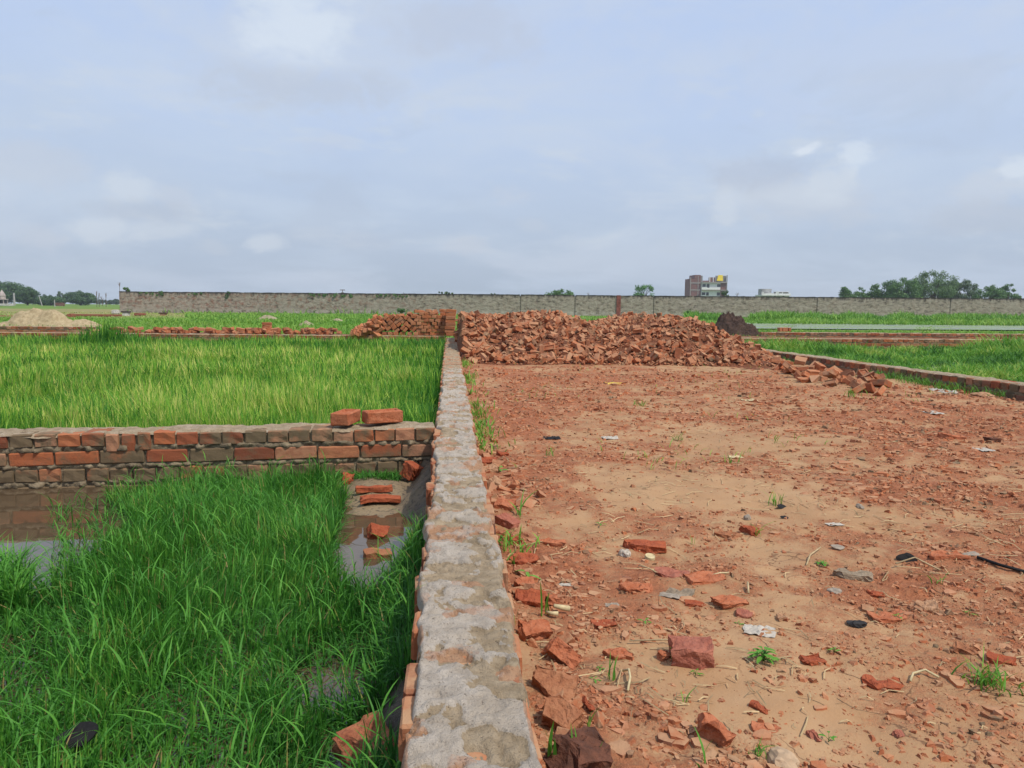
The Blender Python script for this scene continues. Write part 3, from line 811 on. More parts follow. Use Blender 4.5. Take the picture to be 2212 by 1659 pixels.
for a, b_, ang in regs:
    ua, ub = (a-1106)*pxm, (b_-1106)*pxm
    cx = (ua+ub)/2; A = R(ang)
    nb = int((ub-ua)/.121)
    for i in range(nb):
        u = ua+(i+.5)*(ub-ua)/nb+rr.uniform(-.005, .005); x, y = uv2xy(u, SD+rr.uniform(-.02, .02)); placed.append((u, .05))
        put_stack((x, y, .05), (0, rr.uniform(-.04, .04), 0), GS, 'bricks in the tilted stack')
    pw, ph = .124, .081
    for i in range(-16, 17):
        for j in range(-16, 17):
            lx = i*pw+(.062 if (j % 2 and ang == 0) else 0)+rr.uniform(-.006, .006); lz = j*ph+rr.uniform(-.004, .004)
            u = cx+lx*math.cos(A)-lz*math.sin(A); z = .293+lx*math.sin(A)+lz*math.cos(A)
            px = px_of(u)
            if not (a-2 <= px <= b_+2): continue
            top = CAMZ-(profile(px)-657.5)*pxm
            if z < .115 or z > top-.02: continue
            if any((u-q[0])**2+(z-q[1])**2 < .0042 for q in placed): continue
            placed.append((u, z))
            x, y = uv2xy(u, SD+rr.uniform(-.03, .02))
            if rr.random() < .8:
                xb, yb_ = uv2xy(u+.05, SD+.24); BK.add(TPL[rr.randrange(5)], (1, 1, 1), np.array(Matrix.Rotation(-YAW, 3, 'Z') @ Matrix.Rotation(-A, 3, 'Y') @ Matrix.Rotation(math.pi/2, 3, 'Z')), (xb, yb_, z), rr.random())
            put_stack((x, y, z), (rr.uniform(-.05, .05), -(A if rr.random() > .07 else A+R(90))+rr.uniform(-.06, .06), math.pi/2-YAW+rr.uniform(-.06, .06)), GS, 'bricks in the tilted stack')
# note: brick's long axis points away from the viewer; roll about it is set by a second rotation
for o in list(COL.objects):
    if o.name.startswith('stacked_brick'):
        ry = o.rotation_euler[1]
        mtx = Matrix.Rotation(-YAW, 4, 'Z') @ Matrix.Rotation(ry, 4, 'Y') @ Matrix.Rotation(math.pi/2, 4, 'Z')
        e = mtx.to_euler(); o.rotation_euler = (e[0]+rr.uniform(-.04, .04), e[1], e[2]+rr.uniform(-.06, .06))
tag(ob('brick_backing', BK.mesh('brick_backing'), MAT_STACK), 'rear rows of red bricks seen in the gaps of the tilted stack', 'brick rows', kind='stuff')
# loose slope of bricks at the left end
for k in range(46):
    px = rr.uniform(764, 822); top = np.interp(px, [764, 790, 812, 822], [720, 700, 684, 681]); py = rr.uniform(top, 722)
    u = (px-1106)*pxm; z = max(.03, CAMZ-(py-657.5)*pxm-.03); x, y = uv2xy(u, SD-.06+rr.uniform(-.12, .1)+.25*(z-.2))
    o = put_stack((x, y, z), (rr.uniform(-.6, .6), rr.uniform(-.7, .7), rr.uniform(0, 6.28)), 'loose red brick tumbled at the sloping end of the tilted brick stack', 'bricks tumbled at the end of the stack')
# bricks thrown on the top
for px, py, rz, ry in [(899, 679, .5, 0), (905, 671, .2, .1), (921, 677, 1.3, .5), (927, 671, 1.2, .2), (934, 674, .5, -.5), (838, 684, .6, .7), (850, 684, .8, .3), (870, 684, 1.2, .6), (888, 681, .9, .8)]:
    x, y = uv2xy((px-1106)*pxm, SD); z = CAMZ-(py-657.5)*pxm-.02
    put_stack((x, y, z), (0, ry, rz), 'whole red brick thrown loose on top of the tilted brick stack', 'bricks loose on top of the stack')
# neat column at the end of the long wall
CD = SD-.25
cpx = CD/FPX
for k in range(8):
    z = .012+.0375+k*.079
    x, y = uv2xy((972.5+rr.uniform(-1.5, 1.5)+(2 if k == 7 else 0)-1106)*cpx, CD+rr.uniform(-.01, .01))
    put_stack((x, y, z), (0, rr.uniform(-.02, .02)+(.06 if k == 7 else 0), -YAW+rr.uniform(-.08, .08)+(math.pi/2 if k > 8 else 0)), 'whole red brick in the neat upright column at the end of the cement topped wall', 'bricks in the neat column')
for k in range(8):
    z = .012+.0375+k*.079
    for q in (0, 1):
        x, y = uv2xy((955+q*9+rr.uniform(-1, 1)-1106)*pxm, SD+.05+rr.uniform(-.02, .02))
        if True:
            put_stack((x, y, z), (0, 0, math.pi/2-YAW+rr.uniform(-.08, .08)), 'whole red brick in the tall end pile beside the neat brick column', 'bricks in the tall end pile')
# brick scatter in the lane left of the stack and four upright bricks on the right wall
for k in range(120):
    px = rr.uniform(335, 765); py = rr.uniform(704, 716)
    p = at(px, py, .02)
    o = bpy.data.objects.new('lane_brick', (BROKEN if rr.random() < .6 else WHOLE)[rr.randrange(4)]); COL.objects.link(o)
    hz = .0 if rr.random() < .7 else .07
    tag(o, 'red brick lying in the row of loose bricks behind the far low wall', 'brick', 'loose bricks behind the far low wall')
    o.location = (p[0], min(p[1], fl1[1]+1.9)+.1, -.0+hz); o.rotation_euler = (rr.uniform(-.3, .3), rr.uniform(-.3, .3), rr.uniform(0, 6.28))
for k in range(3):
    p = at(579+rr.uniform(-10, 10), 702-k*0, .12); o = bpy.data.objects.new('lane_brick', WHOLE[k]); COL.objects.link(o)
    tag(o, 'red brick in the little pile of three behind the far low wall', 'brick', 'little pile of three bricks')
    o.location = (*at(577, 716, .02)[:2], .06+.08*k); o.rotation_euler = (0, 0, rr.uniform(-.3, .3))
bank = bm_mesh((lambda b: (bm_box(b, (0, 0, 0), (1, 1, 1)), b)[1])(bmesh.new()), 'tmp'); bpy.data.meshes.remove(bank)
# low earth bank carrying the lane bricks
def mound(name, px, py_base, wpx, hpx, zb, mat, label, cat, depth_ratio=.8, seed=0, rough=.12, n=48, kind=None, sub=None):
    c = at(px, py_base, zb); v0 = float(xy2uv(c[0], c[1])[1]); k = v0/FPX
    w = wpx*k/2; h = hpx*k
    g = np.linspace(-1.05, 1.05, n); A, Bv = np.meshgrid(g, g)
    r = np.sqrt(A**2+Bv**2)
    prof = np.clip(1-r, 0, 1)**.8
    if sub: prof = np.clip(sum(s*np.clip(1-np.sqrt(((A-a)/ra)**2+(Bv/1.0)**2), 0, 1)**.85 for a, ra, s in sub), 0, 1.2)
    Z = h*prof*(1+rough*4*(fbm(A, Bv, 2.5, 4, seed)-.5))+h*rough*(fbm(A, Bv, 9, 3, seed+3)-.5)*(prof > .02)
    Z = np.where(prof <= 0, -.05, Z)
    X, Y = A*w, Bv*w*depth_ratio
    me = np_mesh(name, np.stack([X, Y, Z], -1).reshape(-1, 3), Q=grid_faces(n, n), smooth=True)
    p = uv2xy(*(np.array(xy2uv(c[0], c[1]))+np.array([0, w*depth_ratio])))
    o = ob(name, me, mat, None, (p[0], p[1], zb), (0, 0, -YAW))
    return tag(o, label, cat, kind=kind)
def soil_mat(name, a, b2, sc_=6):
    b = M(name); v = b.coord(); n1 = b.noise(sc_, 6, .65, v); n2 = b.noise(sc_*6, 5, .7, v)
    c = b.mix(b.rng(n1, .3, .7), a, b2); c = b.mix(b.rng(n2, .28, .4, .6, 0), c, tuple(x*.5 for x in a))
    return b.done(b.pbr(c, .97, b.bump(b.mathn('ADD', n1, n2), 1, .04), .1))
M_SAND = soil_mat('pale_sand', (.36, .27, .15), (.52, .41, .25), 7)
M_DARK = soil_mat('dark_soil', (.05, .033, .027), (.105, .065, .05), 6)
M_EARTH = soil_mat('pale_earth', (.26, .21, .13), (.42, .35, .23), 5)
mound('sand_heap', 62, 708, 170, 37, -.30, M_SAND, 'large pale sand heap behind the short broken ended brick wall', 'sand heap', .55, 3, rough=.2, sub=[(-.1, .75, 1.1), (.55, .5, .55), (-.7, .6, .5)])
mound('sand_heap', 165, 708, 90, 20, -.30, M_SAND, 'small pale sand heap at the tail of the large one', 'sand heap', .6, 5)
mound('soil_heap', 1592, 727, 122, 54, -.25, M_DARK, 'dark brown soil heap beside the red rubble heap', 'soil heap', .6, 8, rough=.3, n=72)
mound('earth_mound', 573, 692, 52, 13, -.31, M_EARTH, 'pale earth mound in the meadow, widest of the three small ones', 'earth mound', .8, 9)
mound('earth_mound', 658, 703, 36, 10, -.31, M_EARTH, 'pale earth mound in the meadow nearest the loose brick row', 'earth mound', .8, 10)
mound('earth_mound', 724, 696, 36, 9, -.31, M_EARTH, 'pale earth mound in the meadow closest to the tilted brick stack', 'earth mound', .8, 12)
for k in range(4):
    p = at(1688+k*6.2, 717.5, .02)
    o = bpy.data.objects.new('upright_brick', WHOLE[k % 4]); COL.objects.link(o)
    tag(o, 'red brick standing on edge in the short row upon the low wall by the pond', 'brick', 'upright bricks on the wall by the pond')
    o.location = (p[0], p[1]+.12, .035+.0575); o.rotation_euler = (math.pi/2+rr.uniform(-.05, .05), 0, math.pi/2-YAW+rr.uniform(-.1, .1))
# earth bank of the lane (sheet)
lx0, ly0 = fl0[0]-1, fl0[1]
def strip(name, pts, mat, nx=80, ny=14, amp=.05, seed=0):
    (a, b_, c, d) = [np.array(p) for p in pts]
    s, t = np.meshgrid(np.linspace(0, 1, nx), np.linspace(0, 1, ny))
    P = ((a[None, None]*(1-s[..., None])+b_[None, None]*s[..., None])*(1-t[..., None])+(d[None, None]*(1-s[..., None])+c[None, None]*s[..., None])*t[..., None])
    P[..., 2] += amp*(fbm(P[..., 0], P[..., 1], 1.6, 4, seed)-.5)
    return ob(name, np_mesh(name, P.reshape(-1, 3), Q=grid_faces(ny, nx), smooth=True), mat)
M_LANE = soil_mat('lane_earth', (.17, .075, .042), (.31, .16, .085), 5)
def zz_(p, z): return (p[0], p[1], z)
tag(strip('lane', [zz_(fl0+np.array([0, .2, 0]), -.06), zz_(fl1+np.array([0, .2, 0]), -.02), zz_(fl1+np.array([0, 1.9, 0]), -.05), zz_(fl0+np.array([0, 4.0, 0]), -.13)], M_LANE, amp=.09, seed=4), kind='structure')
tag(strip('lane', [zz_(fr0+np.array([2, .2, 0]), -.06), zz_(fr1+np.array([0, .2, 0]), -.09), zz_(rr1+np.array([0, .05, 0]), -.12), zz_(rr0+np.array([-3, .05, 0]), -.1)], M_LANE, seed=6), kind='structure')

# ------------------------------------------------------------------ left near plot: mud and flood water
x0, y0 = -7.0, .2
gx = np.concatenate([np.linspace(-7, -1.6, 60), np.linspace(-1.58, WX0+.02, 110)])
gy = np.linspace(.3, YC+.1, 260)
GX, GY = np.meshgrid(gx, gy)
def near_mud_h(x, y):
    bank = sst(-.26, -.10, x+(fbm(x*0, y, 3, 3, 82)-.5)*.14)*.13
    flat = .06*np.exp(-((x+.40)/.24)**2-((y-(YC-.45))/.40)**2)+.03*np.exp(-((x+.6)/.3)**2-((y-YC+.1)/.25)**2)
    left = -.05*sst(-1.9, -2.6, x)
    return -.335+bank+flat+left+(fbm(x, y, 6, 4, 83)-.5)*.03+(fbm(x, y, 26, 4, 84)-.5)*.016*(1+3*bank/.13)
V = np.stack([GX, GY, near_mud_h(GX, GY)], -1).reshape(-1, 3)
me = np_mesh('mud', V, Q=grid_faces(len(gy), len(gx)), smooth=True)
attr(me, 'tint', np.clip(1.2*np.exp(-((GX+.40)/.2)**2-((GY-(YC-.55))/.5)**2), 0, 1).ravel())
tag(ob('mud', me, MAT_MUD), kind='structure')
me = np_mesh('flood_water', [(-9, .2, ZW), (WX0+.05, .2, ZW), (WX0+.05, YC+.1, ZW), (-9, YC+.1, ZW)], Q=[(0, 1, 2, 3)])
tag(ob('flood_water', me, MAT_WATER), kind='structure')
# right wet plot water, pond
wx0 = right_x(8)+.2
P = [(right_x(5)+.25, 5, -.30), (22, 5, -.30), (24, 17.9, -.30), (right_x(17.9)+.25, 17.9, -.30)]
tag(ob('plot_water', np_mesh('plot_water', P, Q=[(0, 1, 2, 3)]), MAT_POND), kind='structure')
pa = at(1600, 709.5, -.26); pb = at(2400, 714, -.26); pc = at(2400, 702, -.26); pd = at(1560, 697, -.26)
tag(ob('pond', np_mesh('pond', [pa, pb, pc, pd], Q=[(0, 1, 2, 3)]), MAT_POND), kind='structure')

# ------------------------------------------------------------------ grass
def blades(P, H, W, lean, seed, tint, segs=3, az=None):
    r = np.random.default_rng(seed); n = len(P)
    az = r.random(n)*6.28318 if az is None else az
    face = az+1.5708+(r.random(n)-.5)*1.6
    d = np.stack([np.cos(az), np.sin(az)], 1); s = np.stack([np.cos(face), np.sin(face)], 1)
    lv = np.linspace(0, 1, segs+1); prof = {2: (.7, 1, 0), 3: (.65, 1, .75, 0), 4: (.6, 1, .95, .6, 0)}[segs]
    out = []
    for t, w in zip(lv, prof):
        cz = H*(t-.42*lean*t*t); ch = (H*lean*t**1.7)[:, None]*d
        c = np.concatenate([P[:, :2]+ch, (P[:, 2]+cz)[:, None]], 1)
        off = np.concatenate([s*(W*w*.5)[:, None], np.zeros((n, 1))], 1)
        if w > 0: out += [c-off, c+off]
        else: out += [c]
    V = np.stack(out, 1); k = V.shape[1]
    base = np.arange(n)[:, None]*k
    Q = np.concatenate([base+np.array([[2*i, 2*i+1, 2*i+3, 2*i+2]]) for i in range(segs-1)])
    T = base+np.array([[k-3, k-2, k-1]])
    return V.reshape(-1, 3), Q, T, np.repeat(tint, k)
def grass(name, sets, mat, label=None, cat='grass'):
    Vs, Qs, Ts, As, n0 = [], [], [], [], 0
    for V, Q, T, A in sets:
        Vs.append(V); Qs.append(Q+n0); Ts.append(T+n0); As.append(A); n0 += len(V)
    me = np_mesh(name, np.concatenate(Vs), np.concatenate(Qs), np.concatenate(Ts))
    attr(me, 'tint', np.concatenate(As))
    return tag(ob(name, me, mat), label, cat, kind='stuff')
def poly_mask(x, y, poly):
    c = np.zeros(len(x), bool); j = len(poly)-1
    for i in range(len(poly)):
        xi, yi = poly[i]; xj, yj = poly[j]
        hit = ((yi > y) != (yj > y)) & (x < (xj-xi)*(y-yi)/(yj-yi+1e-12)+xi); c ^= hit; j = i
    return c
r = np.random.default_rng(17)
# near plot: base polygon on the water plane
poly = [at(px, py, ZW)[:2] for px, py in [(-420, 1340), (60, 1315), (190, 1215), (290, 1130), (230, 1075), (420, 1050), (690, 1050), (750, 1078), (732, 1140), (712, 1195), (730, 1250), (790, 1290), (935, 1215), (905, 1560), (705, 1585), (690, 1720), (880, 1760), (870, 2100), (-900, 2100)]]
n = 170000
x = r.uniform(-3.5, WX0, n); y = r.uniform(.5, YC, n)
ok = poly_mask(x, y, poly); x, y = x[ok], y[ok]
cl = fbm(x, y, 3.2, 3, 91); patchy = fbm(x, y, 7, 3, 92)
ok = r.random(len(x)) < np.clip((cl-.22)*2.6, .5, 1)*np.where(np.exp(-((x+.33)/.14)**2-((y-2.05)/.16)**2) > .45, .15, 1)
x, y, cl, patchy = x[ok], y[ok], cl[ok], patchy[ok]
m = min(len(x), 110000); print('near', len(x)); x, y, cl, patchy = x[:m], y[:m], cl[:m], patchy[:m]
z = np.maximum(near_mud_h(x, y), ZW-.03)
H = (.06+.115*r.random(m)**1.1)*(.6+.8*cl)*np.interp(y, [1, 2.5, 4.4], [.66, .85, 1.12]); lean = .08+.6*r.random(m)**1.5
shade_ = sst(-.7, -.2, x)*.22  # shade beside the long wall, painted in as a darker blade tint
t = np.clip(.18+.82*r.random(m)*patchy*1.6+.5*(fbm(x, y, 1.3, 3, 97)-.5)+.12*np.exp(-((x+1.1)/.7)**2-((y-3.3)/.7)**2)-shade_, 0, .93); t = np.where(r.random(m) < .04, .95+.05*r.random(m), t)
azc = 9*fbm(x, y, 1.4, 2, 98)+r.normal(0, 1.0, m)
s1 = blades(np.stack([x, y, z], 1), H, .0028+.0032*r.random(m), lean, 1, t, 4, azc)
# a low thatch of thin leaves
k = r.choice(m, 26000); P2 = np.stack([x[k]+r.normal(0, .02, len(k)), y[k]+r.normal(0, .02, len(k)), z[k]+.0], 1)
P2[:, 0] = np.minimum(P2[:, 0], WX0-.01)
s2 = blades(P2, .05+.07*r.random(len(k)), .004+.004*r.random(len(k)), .7+.6*r.random(len(k)), 2, np.clip(r.random(len(k))*.5, 0, 1), 3)
# taller stems with alternate leaves
k = r.choice(m, 900); P3 = np.stack([x[k], y[k], z[k]], 1); Hs = .16+.12*r.random(900); ls = .15+.4*r.random(900); azs = r.random(900)*6.28
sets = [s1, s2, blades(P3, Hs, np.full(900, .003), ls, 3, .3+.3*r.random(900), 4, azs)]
for q in (.35, .55, .75):
    Pq = P3.copy(); Pq[:, 2] += Hs*(q-.42*ls*q*q); Pq[:, :2] += (Hs*ls*q**1.7)[:, None]*np.stack([np.cos(azs), np.sin(azs)], 1)
    sets.append(blades(Pq, .05+.06*r.random(900), .0032+.0028*r.random(900), .6+.5*r.random(900), 4+int(q*100), np.clip(.3+.5*r.random(900), 0, .9), 4))
# fringe along the cross wall foot
n = 1300; xf = r.uniform(-1.05, -.3, n); yf = YC-.02-.16*r.random(n)-(xf+.1)*0
sets.append(blades(np.stack([xf, yf, np.full(n, ZW+.0)], 1), .05+.06*r.random(n), .003+.003*r.random(n), .5+.7*r.random(n), 8, r.random(n)*.6, 3))
n = 500; pf = [at(px, py, ZW) for px, py in zip(r.uniform(110, 330, n), r.uniform(1085, 1240, n))]
sets.append(blades(np.array(pf), .04+.09*r.random(n), .003+.003*r.random(n), .4+.8*r.random(n), 9, r.random(n)*.8, 4))
n = 700; pf = np.array([at(px, py, ZW) for px, py in zip(r.uniform(-80, 60, n), r.uniform(1255, 1330, n))])
sets.append(blades(pf, .10+.15*r.random(n), .005+.004*r.random(n), .3+.8*r.random(n), 10, .3+.6*r.random(n), 4))
grass('marsh_grass', sets, MAT_GRASS_NEAR, 'dark green grass growing out of the flooded plot')

# far left field
n = 190000
v = 4.6*(18/4.6)**r.random(n)**.9; u = -r.random(n)*(v*.80+.7)+.2
x, y = uv2xy(u, v)
yb = YC+.24-(x-cw1[0])*0+(x-cw1[0])*(cdir[1]/cdir[0])
ok = (x < WX0-.01) & (y > yb+.03) & (y < 17.55+(x)*-.02)
x, y = x[ok], y[ok]; m = len(x); dd = np.hypot(x, y)
print('far blades', m)
cl = fbm(x, y, .9, 4, 95); c2 = fbm(x, y, 2.6, 3, 96)
H = (.24+.15*r.random(m))*(.70+.6*cl)*(.82+.36*c2)*np.interp(y, [4.6, 10, 17.5], [1.05, 1.05, 1.18])
H += .6*np.exp(-(((x-far(272, 712, 17)[0])/.6)**2+((y-16.6)/.7)**2))*r.random(m)
sh = sst(-.75, -.15, x)  # darker tint towards the long wall, its shade put into the blade colour
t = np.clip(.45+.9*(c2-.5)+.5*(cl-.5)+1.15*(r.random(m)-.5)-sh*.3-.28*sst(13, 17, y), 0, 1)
W = (.006+.006*r.random(m))*np.clip(dd/5.5, 1, 2.4)
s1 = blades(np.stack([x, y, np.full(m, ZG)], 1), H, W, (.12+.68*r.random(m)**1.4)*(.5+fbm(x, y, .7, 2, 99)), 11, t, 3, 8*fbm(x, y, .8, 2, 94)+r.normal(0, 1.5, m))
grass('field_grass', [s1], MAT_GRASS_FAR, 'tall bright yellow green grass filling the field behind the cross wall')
fg = np_mesh('field', [(-30, YC+.2, ZG+.01), (WX0+.02, YC+.2, ZG+.01), (WX0+.02, 17.7, ZG+.01), (-30, 18.5, ZG+.01)], Q=[(0, 1, 2, 3)])
def soilgreen():
    b = M('field_soil'); v = b.pos(); n = b.noise(6, 5, .6, v)
    return b.done(b.pbr(b.mix(n, (.03, .055, .012), (.06, .11, .02)), 1, None, .05))
tag(ob('field', fg, soilgreen()), kind='structure')

# right wet plot
n = 170000
v = 6*(18.2/6)**r.random(n); u = r.random(n)*(v*.95)
x, y = uv2xy(u, v); rx = right_x(y)
ok = (x > rx+.26) & (y < 17.7); x, y, v, rx = x[ok], y[ok], v[ok], rx[ok]
cl = fbm(x, y, .55, 4, 101); c2 = fbm(x, y, 2.0, 3, 102)
wet = np.exp(-((x-rx-1.0)/1.6)**2)*sst(11.5, 8.5, y)
ok = r.random(len(x)) < np.clip((cl-.36)*4+(y-10)*.11-wet*1.7, .03, 1); x, y, cl, c2 = x[ok], y[ok], cl[ok], c2[ok]
m = min(len(x), 75000); x, y, cl, c2 = x[:m], y[:m], cl[:m], c2[:m]; print('right blades', m)
H = (.12+.16*r.random(m))*(.55+.8*cl)
t = np.clip(.45+1.6*(c2-.5)+1.0*(cl-.5)+.6*(r.random(m)-.5), 0, 1)
s1 = blades(np.stack([x, y, np.full(m, -.32)], 1), H*np.interp(cl, [.3, .5, .7], [.6, .9, 1.35])*np.interp(y, [8, 13, 17.7], [1, 1.15, 1.7])*(1-.6*np.clip(np.exp(-((x-right_x(y)-1.0)/1.6)**2)*sst(11.5, 8.5, y), 0, 1)), (.008+.006*r.random(m))*np.clip(y/8, 1, 2), .3+.8*r.random(m), 21, t, 3)
grass('plot_grass', [s1], MAT_GRASS_RIGHT, 'patchy green grass and weeds in the wet plot past the shaded wall')
# floating duckweed flats between the weeds
# meadow tufts: lane edge to the boundary wall
sets = []
n = 70000
v = 19.6*(76/19.6)**r.random(n); u = (r.random(n)*2-1)*v*.72
x, y = uv2xy(u, v)
pond_ok = ~((u > (1545-1106)/FPX*v) & (v > 34) & (v < 52))
lane_ok = ~((u > (1600-1106)/FPX*v) & (v < 22.5))
ok = pond_ok & lane_ok & (fbm(x, y, .25, 3, 111)+.25*r.random(n) > .42)
x, y, v, u = x[ok], y[ok], v[ok], u[ok]; m = len(x)
dryv = ((u < -.42*v) & (v > 48)).astype(float)
H = (.08+.14*r.random(m))*np.where(dryv > 0, .6, 1.0)*(.6+.9*fbm(x, y, .5, 3, 112))
t = np.clip(.1+.75*fbm(x, y, .35, 3, 113)+.4*(r.random(m)-.5)+.4*dryv, 0, 1)
sets.append(blades(np.stack([x, y, np.full(m, ZG+.03)], 1), H, .0009*v*(.6+.8*r.random(m)), .2+.7*r.random(m), 31, t, 2))
# lush bands: foot of the boundary wall, pond banks
def band(pxa, pxb, pya, pyb, hmin, hmax, n, seed, tb=.4, thr=.0):
    px = r.uniform(pxa, pxb, n); py = r.uniform(pya, pyb, n)+(px-1106)*.0079
    P = np.array([at(a, b_, ZG+.03) for a, b_ in zip(px, py)]); d = np.hypot(P[:, 0], P[:, 1])
    f = fbm(px*.02, py*.08, 1, 3, seed); ok = f > thr
    P, d, f = P[ok], d[ok], f[ok]; m = len(P)
    sets.append(blades(P, (hmin+(hmax-hmin)*r.random(m))*(.35+1.3*f), .0011*d*(.6+.8*r.random(m)), .2+.8*r.random(m), seed, np.clip(tb+.5*(r.random(m)-.5)+.5*(f-.5), 0, 1), 2))
band(260, 900, 676, 682, .3, .75, 6000, 41, .45, .35)
band(400, 1000, 682, 698, .12, .3, 7000, 42, .5)
band(1480, 1560, 678, 690, .4, .9, 1400, 43, .35)
band(1620, 2260, 683, 690, .4, .9, 8000, 44, .38)
band(1620, 2260, 688, 697, .2, .42, 8000, 45, .5)
band(1600, 2260, 711, 716, .03, .09, 6000, 46, .55)
band(1640, 2260, 699, 707.5, .03, .10, 3800, 49, .6, .42)
band(-40, 260, 657, 661, .8, 2.2, 3500, 47, .35)
band(330, 760, 699, 705, .1, .25, 4000, 48, .45)
grass('meadow_grass', sets, MAT_MEADOW_BLADES, 'green meadow grass and taller weeds up to the boundary wall')
# weeds along both edges of the yard
sets = []
n = 1700
y_ = 2.6+15*r.random(n)**1.2; x_ = WX1+.02+np.abs(r.normal(0, .07, n))
f = fbm(x_*0, y_, 1.6, 3, 121); ok = (f > .47); x_, y_, f = x_[ok], y_[ok], f[ok]; m = len(x_)
sets.append(blades(np.stack([x_, y_, yard_h(x_, y_)], 1), (.05+.14*r.random(m))*np.interp(y_, [2, 5, 17], [.45, .6, .85]), .004+.004*r.random(m)+.0003*y_, .3+.7*r.random(m), 51, .3+.6*r.random(m), 4))
n = 1500
y_ = r.uniform(6.0, 14, n); x_ = right_x(y_)-.04-np.abs(r.normal(0, .10, n)); f = fbm(x_*0, y_, .9, 3, 122); ok = f > .50; x_, y_ = x_[ok], y_[ok]; m = len(x_)
sets.append(blades(np.stack([x_, y_, yard_h(x_, y_)], 1), .05+.11*r.random(m), .006+.003*r.random(m), .3+.7*r.random(m), 52, .1+.5*r.random(m), 4))
n = 1500
v_ = 4+8*r.random(n); u_ = r.random(n)*.62*v_; x_, y_ = uv2xy(u_, v_); f = fbm(x_, y_, 1.8, 3, 123); ok = (f > .62) & (x_ < right_x(y_)-.1) & (x_ > .3); x_, y_ = x_[ok], y_[ok]; m = len(x_)
sets.append(blades(np.stack([x_, y_, yard_h(x_, y_)], 1), .03+.06*r.random(m), .004+.003*r.random(m), .4+.8*r.random(m), 53, .4+.6*r.random(m), 3))
grass('edge_grass', sets, MAT_GRASS_RIGHT, 'thin grass sprouting along both edges of the brick strewn yard')

# ------------------------------------------------------------------ loose bricks near the viewer
def chunk_at(px, py, wpx, L, seed, label, rot=(0, 0, 0), cuts=2, keep=.7, mat=MAT_BRICK, zoff=.0, name='brick_chunk', cat='brick', ground='yard', zlift=.35, rough=.004):
    z0 = -.13 if ground == 'yard' else ZW
    p = at(px, py, z0+.02)
    g = float(yard_h(p[0], p[1])) if ground == 'yard' else max(z0, float(near_mud_h(np.array(p[0]), np.array(p[1]))))
    k = xy2uv(p[0], p[1])[1]/FPX
    bm = broken_template(seed, cuts, keep, L, rough, 2)
    xs = [v.co.x for v in bm.verts]; s = wpx*k/max(.02, (max(xs)-min(xs)))
    bmesh.ops.scale(bm, vec=(s, s, s), verts=bm.verts[:])
    e = Euler(rot).to_matrix()
    lo = min((e @ v.co).z for v in bm.verts); hi = max((e @ v.co).z for v in bm.verts)
    bmesh.ops.subdivide_edges(bm, edges=[q for q in bm.edges if q.calc_length() > .018], cuts=1, use_grid_fill=True)
    cc = np.array([v.co for v in bm.verts]); dn = np.abs(fbm(cc[:, 0]*1+seed, cc[:, 1], 45, 4, seed+3, cc[:, 2])-.5)
    bm.normal_update()
    for v, q in zip(bm.verts, dn): v.co -= v.normal*float(max(0, .09-q))*.075
    o = ob(name, bm_mesh(bm, name), mat, None, (p[0], p[1], g-lo-(hi-lo)*(.38 if zoff == 0 else zoff)), rot)
    return tag(o, label, cat)
def brick_mix(name, cols, rough=.93):
    b = M(name); v = b.coord(); n1 = b.noise(30, 6, .65, v); n2 = b.noise(110, 4, .6, v)
    c = b.mix(b.rng(n1, .3, .7), cols[0], cols[1]); c = b.mix(b.rng(n2, .27, .4, .5, 0), c, tuple(x*.4 for x in cols[0]))
    return b.done(b.pbr(c, rough, b.bump(b.mathn('ADD', n1, n2), .9, .008), .15))
MB_ORANGE = brick_mix('brick_orange', [(.36, .105, .045), (.46, .17, .085)])
MB_BROWN = brick_mix('brick_brown', [(.29, .11, .052), (.38, .17, .085)])
MB_PINK = brick_mix('brick_pinkish', [(.30, .095, .06), (.40, .15, .095)])
MB_CLINK = brick_mix('brick_clinker', [(.075, .035, .024), (.17, .068, .04)])
MB_TAN = brick_mix('brick_tan', [(.36, .19, .10), (.45, .26, .15)])
MB_GREY = brick_mix('stone_grey', [(.22, .165, .11), (.33, .25, .17)])
MB_RED = brick_mix('brick_deep_red', [(.28, .065, .03), (.39, .105, .045)])
BX = (.2, .115, .075)
